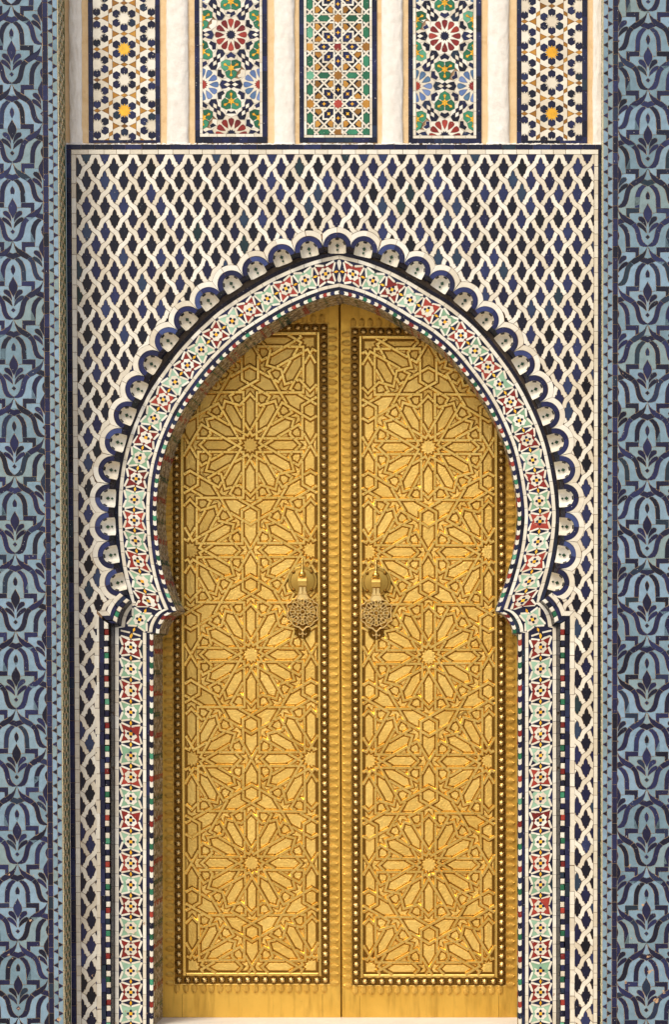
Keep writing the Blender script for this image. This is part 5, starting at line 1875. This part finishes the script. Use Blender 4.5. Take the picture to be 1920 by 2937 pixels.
def build_door(xl, xr, px0, px1, ytop, ybot, yrow, seam_side, knock, label, keyhole):
    """one leaf: xl..xr sheet, px0..px1 panel, seam_side = +1 when the seam is on the right"""
    YB = UY(2917.5, DOOR)
    leaf = thing('door_leaf', label, 'door', V((xl + xr) / 2, YB, DOOR))
    PLOC[leaf] = Vector(leaf.location)
    top = ytop - 130
    me, lo = box_mesh('sheet', xl, top, xr, YB, DOOR - 30, DOOR, M['brass_sheet'], None, 2.0)
    link('sheet', me, leaf, lo)
    me, lo = box_mesh('groove_shade_sheet', px0 - 1, ytop - 1, px1 + 1, ybot + 1, DOOR - 1, DOOR + 0.5, M['brass_dark'], None)  # added dark sheet: shade of the grooves between straps and infill, put into colour
    link('groove_shade_sheet', me, leaf, lo)
    # moulding round the panel
    w = 9.6
    for nm, r in (('moulding', (px0 - w, ytop - w, px0, ybot + w)), ('moulding', (px1, ytop - w, px1 + w, ybot + w)), ('moulding', (px0, ytop - w, px1, ytop)), ('moulding', (px0, ybot, px1, ybot + w))):
        me, lo = box_mesh(nm, *r, DOOR, DOOR + 5.5, M['brass_strap'], None, 2.2)
        link(nm, me, leaf, lo)
    # stud course lies on a tarnished strip with a thin bead on its outer side
    sx0, sx1 = px0 - w - 23.5, px1 + w + 23.5
    sy0, sy1 = ytop - w - 23.5, ybot + w + 23.5
    for r in ((sx0, sy0, px0 - w, sy1), (px1 + w, sy0, sx1, sy1), (px0 - w, sy0, px1 + w, ytop - w), (px0 - w, ybot + w, px1 + w, sy1)):
        me, lo = box_mesh('stud_strip', *r, DOOR, DOOR + 1.2, M['brass_dark'], None)
        link('stud_strip', me, leaf, lo)
    for r in ((sx0 - 2.5, sy0 - 2.5, sx0, sy1 + 2.5), (sx1, sy0 - 2.5, sx1 + 2.5, sy1 + 2.5), (sx0, sy0 - 2.5, sx1, sy0), (sx0, sy1, sx1, sy1 + 2.5)):
        me, lo = box_mesh('bead', *r, DOOR, DOOR + 3.0, M['brass_strap'], None, 0.8)
        link('bead', me, leaf, lo)
    ax0, ax1 = px0 - w - 11.6, px1 + w + 11.6
    ay0, ay1 = ytop - w - 11.6, ybot + w + 11.6
    nv = round((ay1 - ay0) / 25.2); nh = round((ax1 - ax0) / 25.2)
    spots = [(x, ay0 + (ay1 - ay0) * i / nv) for x in (ax0, ax1) for i in range(nv + 1)] + [(ax0 + (ax1 - ax0) * i / nh, y) for y in (ay0, ay1) for i in range(1, nh)]
    for x, y in spots:
        link('stud', STUD, leaf, V(x + random.uniform(-0.8, 0.8), y + random.uniform(-1, 1), DOOR + 1.0), (random.uniform(-0.05, 0.05), random.uniform(-0.4, 0.4), random.uniform(-0.05, 0.05)))
    # serrated leaves round the outside
    for i in range(nv + 1):
        y = ay0 + (ay1 - ay0) * (i + 0.35) / nv
        if y > ay1 + 14: continue
        for x, a in ((sx0 - 2.0, math.pi), (sx1 + 2.0, 0.0)):
            link('leaf_ornament', LEAF, leaf, V(x, y + random.uniform(-1.2, 1.2), DOOR), (0, a + random.uniform(-0.08, 0.08), random.uniform(-0.04, 0.04)))
    for i in range(nh + 2):
        x = ax0 + (ax1 - ax0) * (i - 0.2) / nh
        if x < sx0 - 4 or x > sx1 + 6: continue
        for y, a in ((sy0 - 2.0, -math.pi / 2), (sy1 + 2.0, math.pi / 2)):
            link('leaf_ornament', LEAF, leaf, V(x + random.uniform(-1, 1), y, DOOR), (0, a + random.uniform(-0.06, 0.06), 0))
    # strapwork
    cx = (px0 + px1) / 2
    paths = star_lattice(cx, yrow, ALAT, -4, 8, px0, px1, ytop, ybot)
    paths = [[wob(x, y, 2.2, 0.02, seam_side * 3.7) for x, y in p] for p in paths]
    SW = 10.6
    lines = []
    for p in paths: lines += clip_line(p, px0, ytop, px1, ybot)
    # infill panels between the straps
    mos = Mosaic(leaf, d0=DOOR, h=2.4, gap=0.0, small_name='small_infill', tilt=1.6)
    for r in arrange([rect(px0, ytop, px1, ybot)], lines):
        if not inside(r['pt'], rect(px0 + .01, ytop + .01, px1 - .01, ybot - .01)): continue
        q = clean(r['loops'][0], 0.4)
        if len(q) < 3 or abs(area(q)) < 140: continue
        i1 = inset(q, SW / 2 + 1.5)
        if area(i1) < 60 or area(i1) > abs(area(q)): continue
        xs = [v[0] for v in i1]; ys = [v[1] for v in i1]
        if min(xs) < px0 - 1 or max(xs) > px1 + 1 or min(ys) < ytop - 1 or max(ys) > ybot + 1: continue
        mos.add('infill_panel', i1, 'brass_scroll', bevel=1.7)
    mos.finish()
    strap = []
    for pts in strap_pieces(paths, SW, 0.0, 0.70):
        for q in clip_line(pts, px0, ytop, px1, ybot):
            if cum(q)[-1] > 4: strap.append(q)
    strap.sort(key=lambda q: -cum(q)[-1])
    prof = [(-1.0, 0.0), (-0.94, 3.6), (-0.60, 5.8), (0.60, 5.8), (0.94, 3.6), (1.0, 0.0)]
    jv, jf, jr = [], [], []
    nails = []
    base = parent_world(leaf)
    for n, q in enumerate(strap):
        lift = random.uniform(-0.3, 0.5)
        L, Rr = ribbon(q, SW)
        o0 = V(q[0][0], q[0][1], DOOR) if n < 300 else base
        vs, fs = [], []
        m = len(prof)
        for a, b in zip(L, Rr):
            mx, my = (a[0] + b[0]) / 2, (a[1] + b[1]) / 2; hx, hy = (a[0] - b[0]) / 2, (a[1] - b[1]) / 2
            for o_, h in prof: vs.append(V(mx + hx * o_, my + hy * o_, DOOR + h + (lift if h else 0)) - o0)
        for i in range(len(q) - 1):
            for t in range(m - 1): fs.append((i * m + t, (i + 1) * m + t, (i + 1) * m + t + 1, i * m + t + 1))
        fs.append(tuple(range(m))); fs.append(tuple((len(q) - 1) * m + t for t in range(m - 1, -1, -1)))
        if n < 300: link('strap', mesh_of('strap', vs, fs, M['brass_strap']), leaf, o0)
        else:
            b = len(jv); jv += vs; r = random.random()
            for f in fs: jf.append(tuple(b + t for t in f)); jr.append(r)
        c = cum(q)
        for s in ([c[-1] * 0.5] if c[-1] < 60 else [8, c[-1] / 2, c[-1] - 8]): nails.append((at(q, c, s), lift))
    if jv:
        o = link('short_straps', mesh_of('short_straps', jv, jf, M['brass_strap'], rnd=jr), leaf, base); o['kind'] = 'stuff'
    vs, fs = [], []
    for (x, y), lf in nails:
        b = len(vs); n = 6
        for i in range(n): vs.append(V(x + 1.7 * math.cos(R(60 * i)), y + 1.7 * math.sin(R(60 * i)), DOOR + 5.7 + lf) - base)
        vs.append(V(x, y, DOOR + 6.9 + lf) - base)
        for i in range(n): fs.append((b + i, b + n, b + (i + 1) % n))
    o = link('nail_heads', mesh_of('nail_heads', vs, fs, M['brass_stud']), leaf, base); o['kind'] = 'stuff'
    # sheet joints at the foot
    for xx in (px0 - w - 2, px1 + w + 2):
        me, lo = box_mesh('sheet_joint', xx - 0.6, sy1 + 30, xx + 0.6, YB - 1, DOOR - 1, DOOR + 0.15, M['brass_dark'], None)
        link('sheet_joint', me, leaf, lo)
    # knocker
    kx, ky = knock
    pl = link('door_knocker', PLATE, leaf, V(kx, ky, DOOR + 5.0))
    for sx in (1, -1):
        for sy in (1, -1): link('rivet', RIVET, pl, V(kx + sx * 26.5, ky + sy * 26, DOOR + 9.5))
    link('finial', FINIAL, pl, V(kx - 1, ky - 16, DOOR + 16))
    hv = []
    hp = [(-13.5, 0), (-13.5, 9), (-12.6, 13.5), (-10, 17.5), (-6, 20.5), (-1, 21.6), (4, 21), (6, 19.6), (13.0, 19.0), (13.5, 14), (13.5, 0)]   # z, depth profile of the hinge block
    for xx in (-12.6, 12.6):
        for z, dp in hp: hv.append((xx * S, -dp * S, -z * S))
    n = len(hp)
    hf = [(i, i + 1, n + i + 1, n + i) for i in range(n - 1)] + [tuple(range(n))[::-1], tuple(range(n, 2 * n))]
    link('hinge_block', mesh_of('hinge_block', hv, hf, M['brass_strap']), pl, V(kx, ky + 1, DOOR + 8))
    for sx in (-5.4, 5.4):
        me, lo = box_mesh('hinge_tongue', kx + sx - 4.9, ky + 16, kx + sx + 4.9, ky + 39, DOOR + 12, DOOR + 19, M['brass_pale'], None, 1.4)
        link('hinge_tongue', me, pl, lo)
    link('pendant', PENDANT, pl, V(kx, ky + 91, DOOR + 13.5))
    sp = link('strike_plate', STRIKE, leaf, V(kx - 1, ky + 146, DOOR + 5.0))
    for sx in (1, -1): link('rivet', RIVET, sp, V(kx - 1 + sx * 19, ky + 143, DOOR + 7.5))
    if keyhole:
        kx_, ky_ = keyhole
        pts = [(kx_ + 4.2 * math.cos(R(30 * i)), ky_ - 4 + 4.2 * math.sin(R(30 * i))) for i in range(12)]
        vs, fs = loft([pts, pts], [0, 0.4], (kx_, ky_))
        link('keyhole', mesh_of('keyhole', vs, fs, M['void']), leaf, V(kx_, ky_, DOOR + 0.05))

XS = UX(976.0, DOOR)
dx = lambda v: UX(v, DOOR, 1760)
build_door(UX(380, DOOR), XS - 1.6, dx(528.5), dx(911), UY(961, DOOR), UY(2789, DOOR), rowA, 1, (dx(869.3), UY(1666.5, DOOR)), 'tall brass door leaf of interlaced star straps, without a keyhole', None)
build_door(XS + 1.6, UX(1560, DOOR), dx(1041), dx(1419.5), UY(972, DOOR), UY(2793.5, DOOR), UY(1283, DOOR), -1, (dx(1080.5), UY(1670.0, DOOR)), 'tall brass door leaf of interlaced star straps, with a small keyhole by the seam', (dx(1009.5), UY(2141, DOOR)))
# darkness behind the seam
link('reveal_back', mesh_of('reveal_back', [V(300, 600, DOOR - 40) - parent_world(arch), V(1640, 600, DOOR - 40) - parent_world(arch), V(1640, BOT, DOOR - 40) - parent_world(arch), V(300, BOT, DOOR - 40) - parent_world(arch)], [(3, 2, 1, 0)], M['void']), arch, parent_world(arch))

# =================================================================== THRESHOLD
def build_step():
    yt = UY(2917.0, DOOR)
    q = rect(UX(300, 0), yt, UX(1640, 0), BOT)
    x0, x1 = BL.P(BL.len, 1.5)[0], BRt.P(BRt.len, 1.5)[0]
    c = ((x0 + x1) / 2, BOT)
    o0 = V(c[0], BOT, 0)
    d0, d1, b = DOOR - 34, 60.0, 4.0
    prof = [(d0, yt), (d1 - b, yt), (d1, yt + b), (d1, BOT)]
    vs, fs = [], []
    for x in (x0, x1):
        for dd, y in prof: vs.append(V(x, y, dd) - o0)
    n = len(prof)
    fs = [(i, n + i, n + i + 1, i + 1) for i in range(n - 1)] + [tuple(range(n)), tuple(range(2 * n - 1, n - 1, -1))]
    me = mesh_of('threshold', vs, fs, M['stone'])
    o = link('threshold', me, None, o0)
    tag(o, 'worn white stone threshold step under the golden doors', 'step')
build_step()
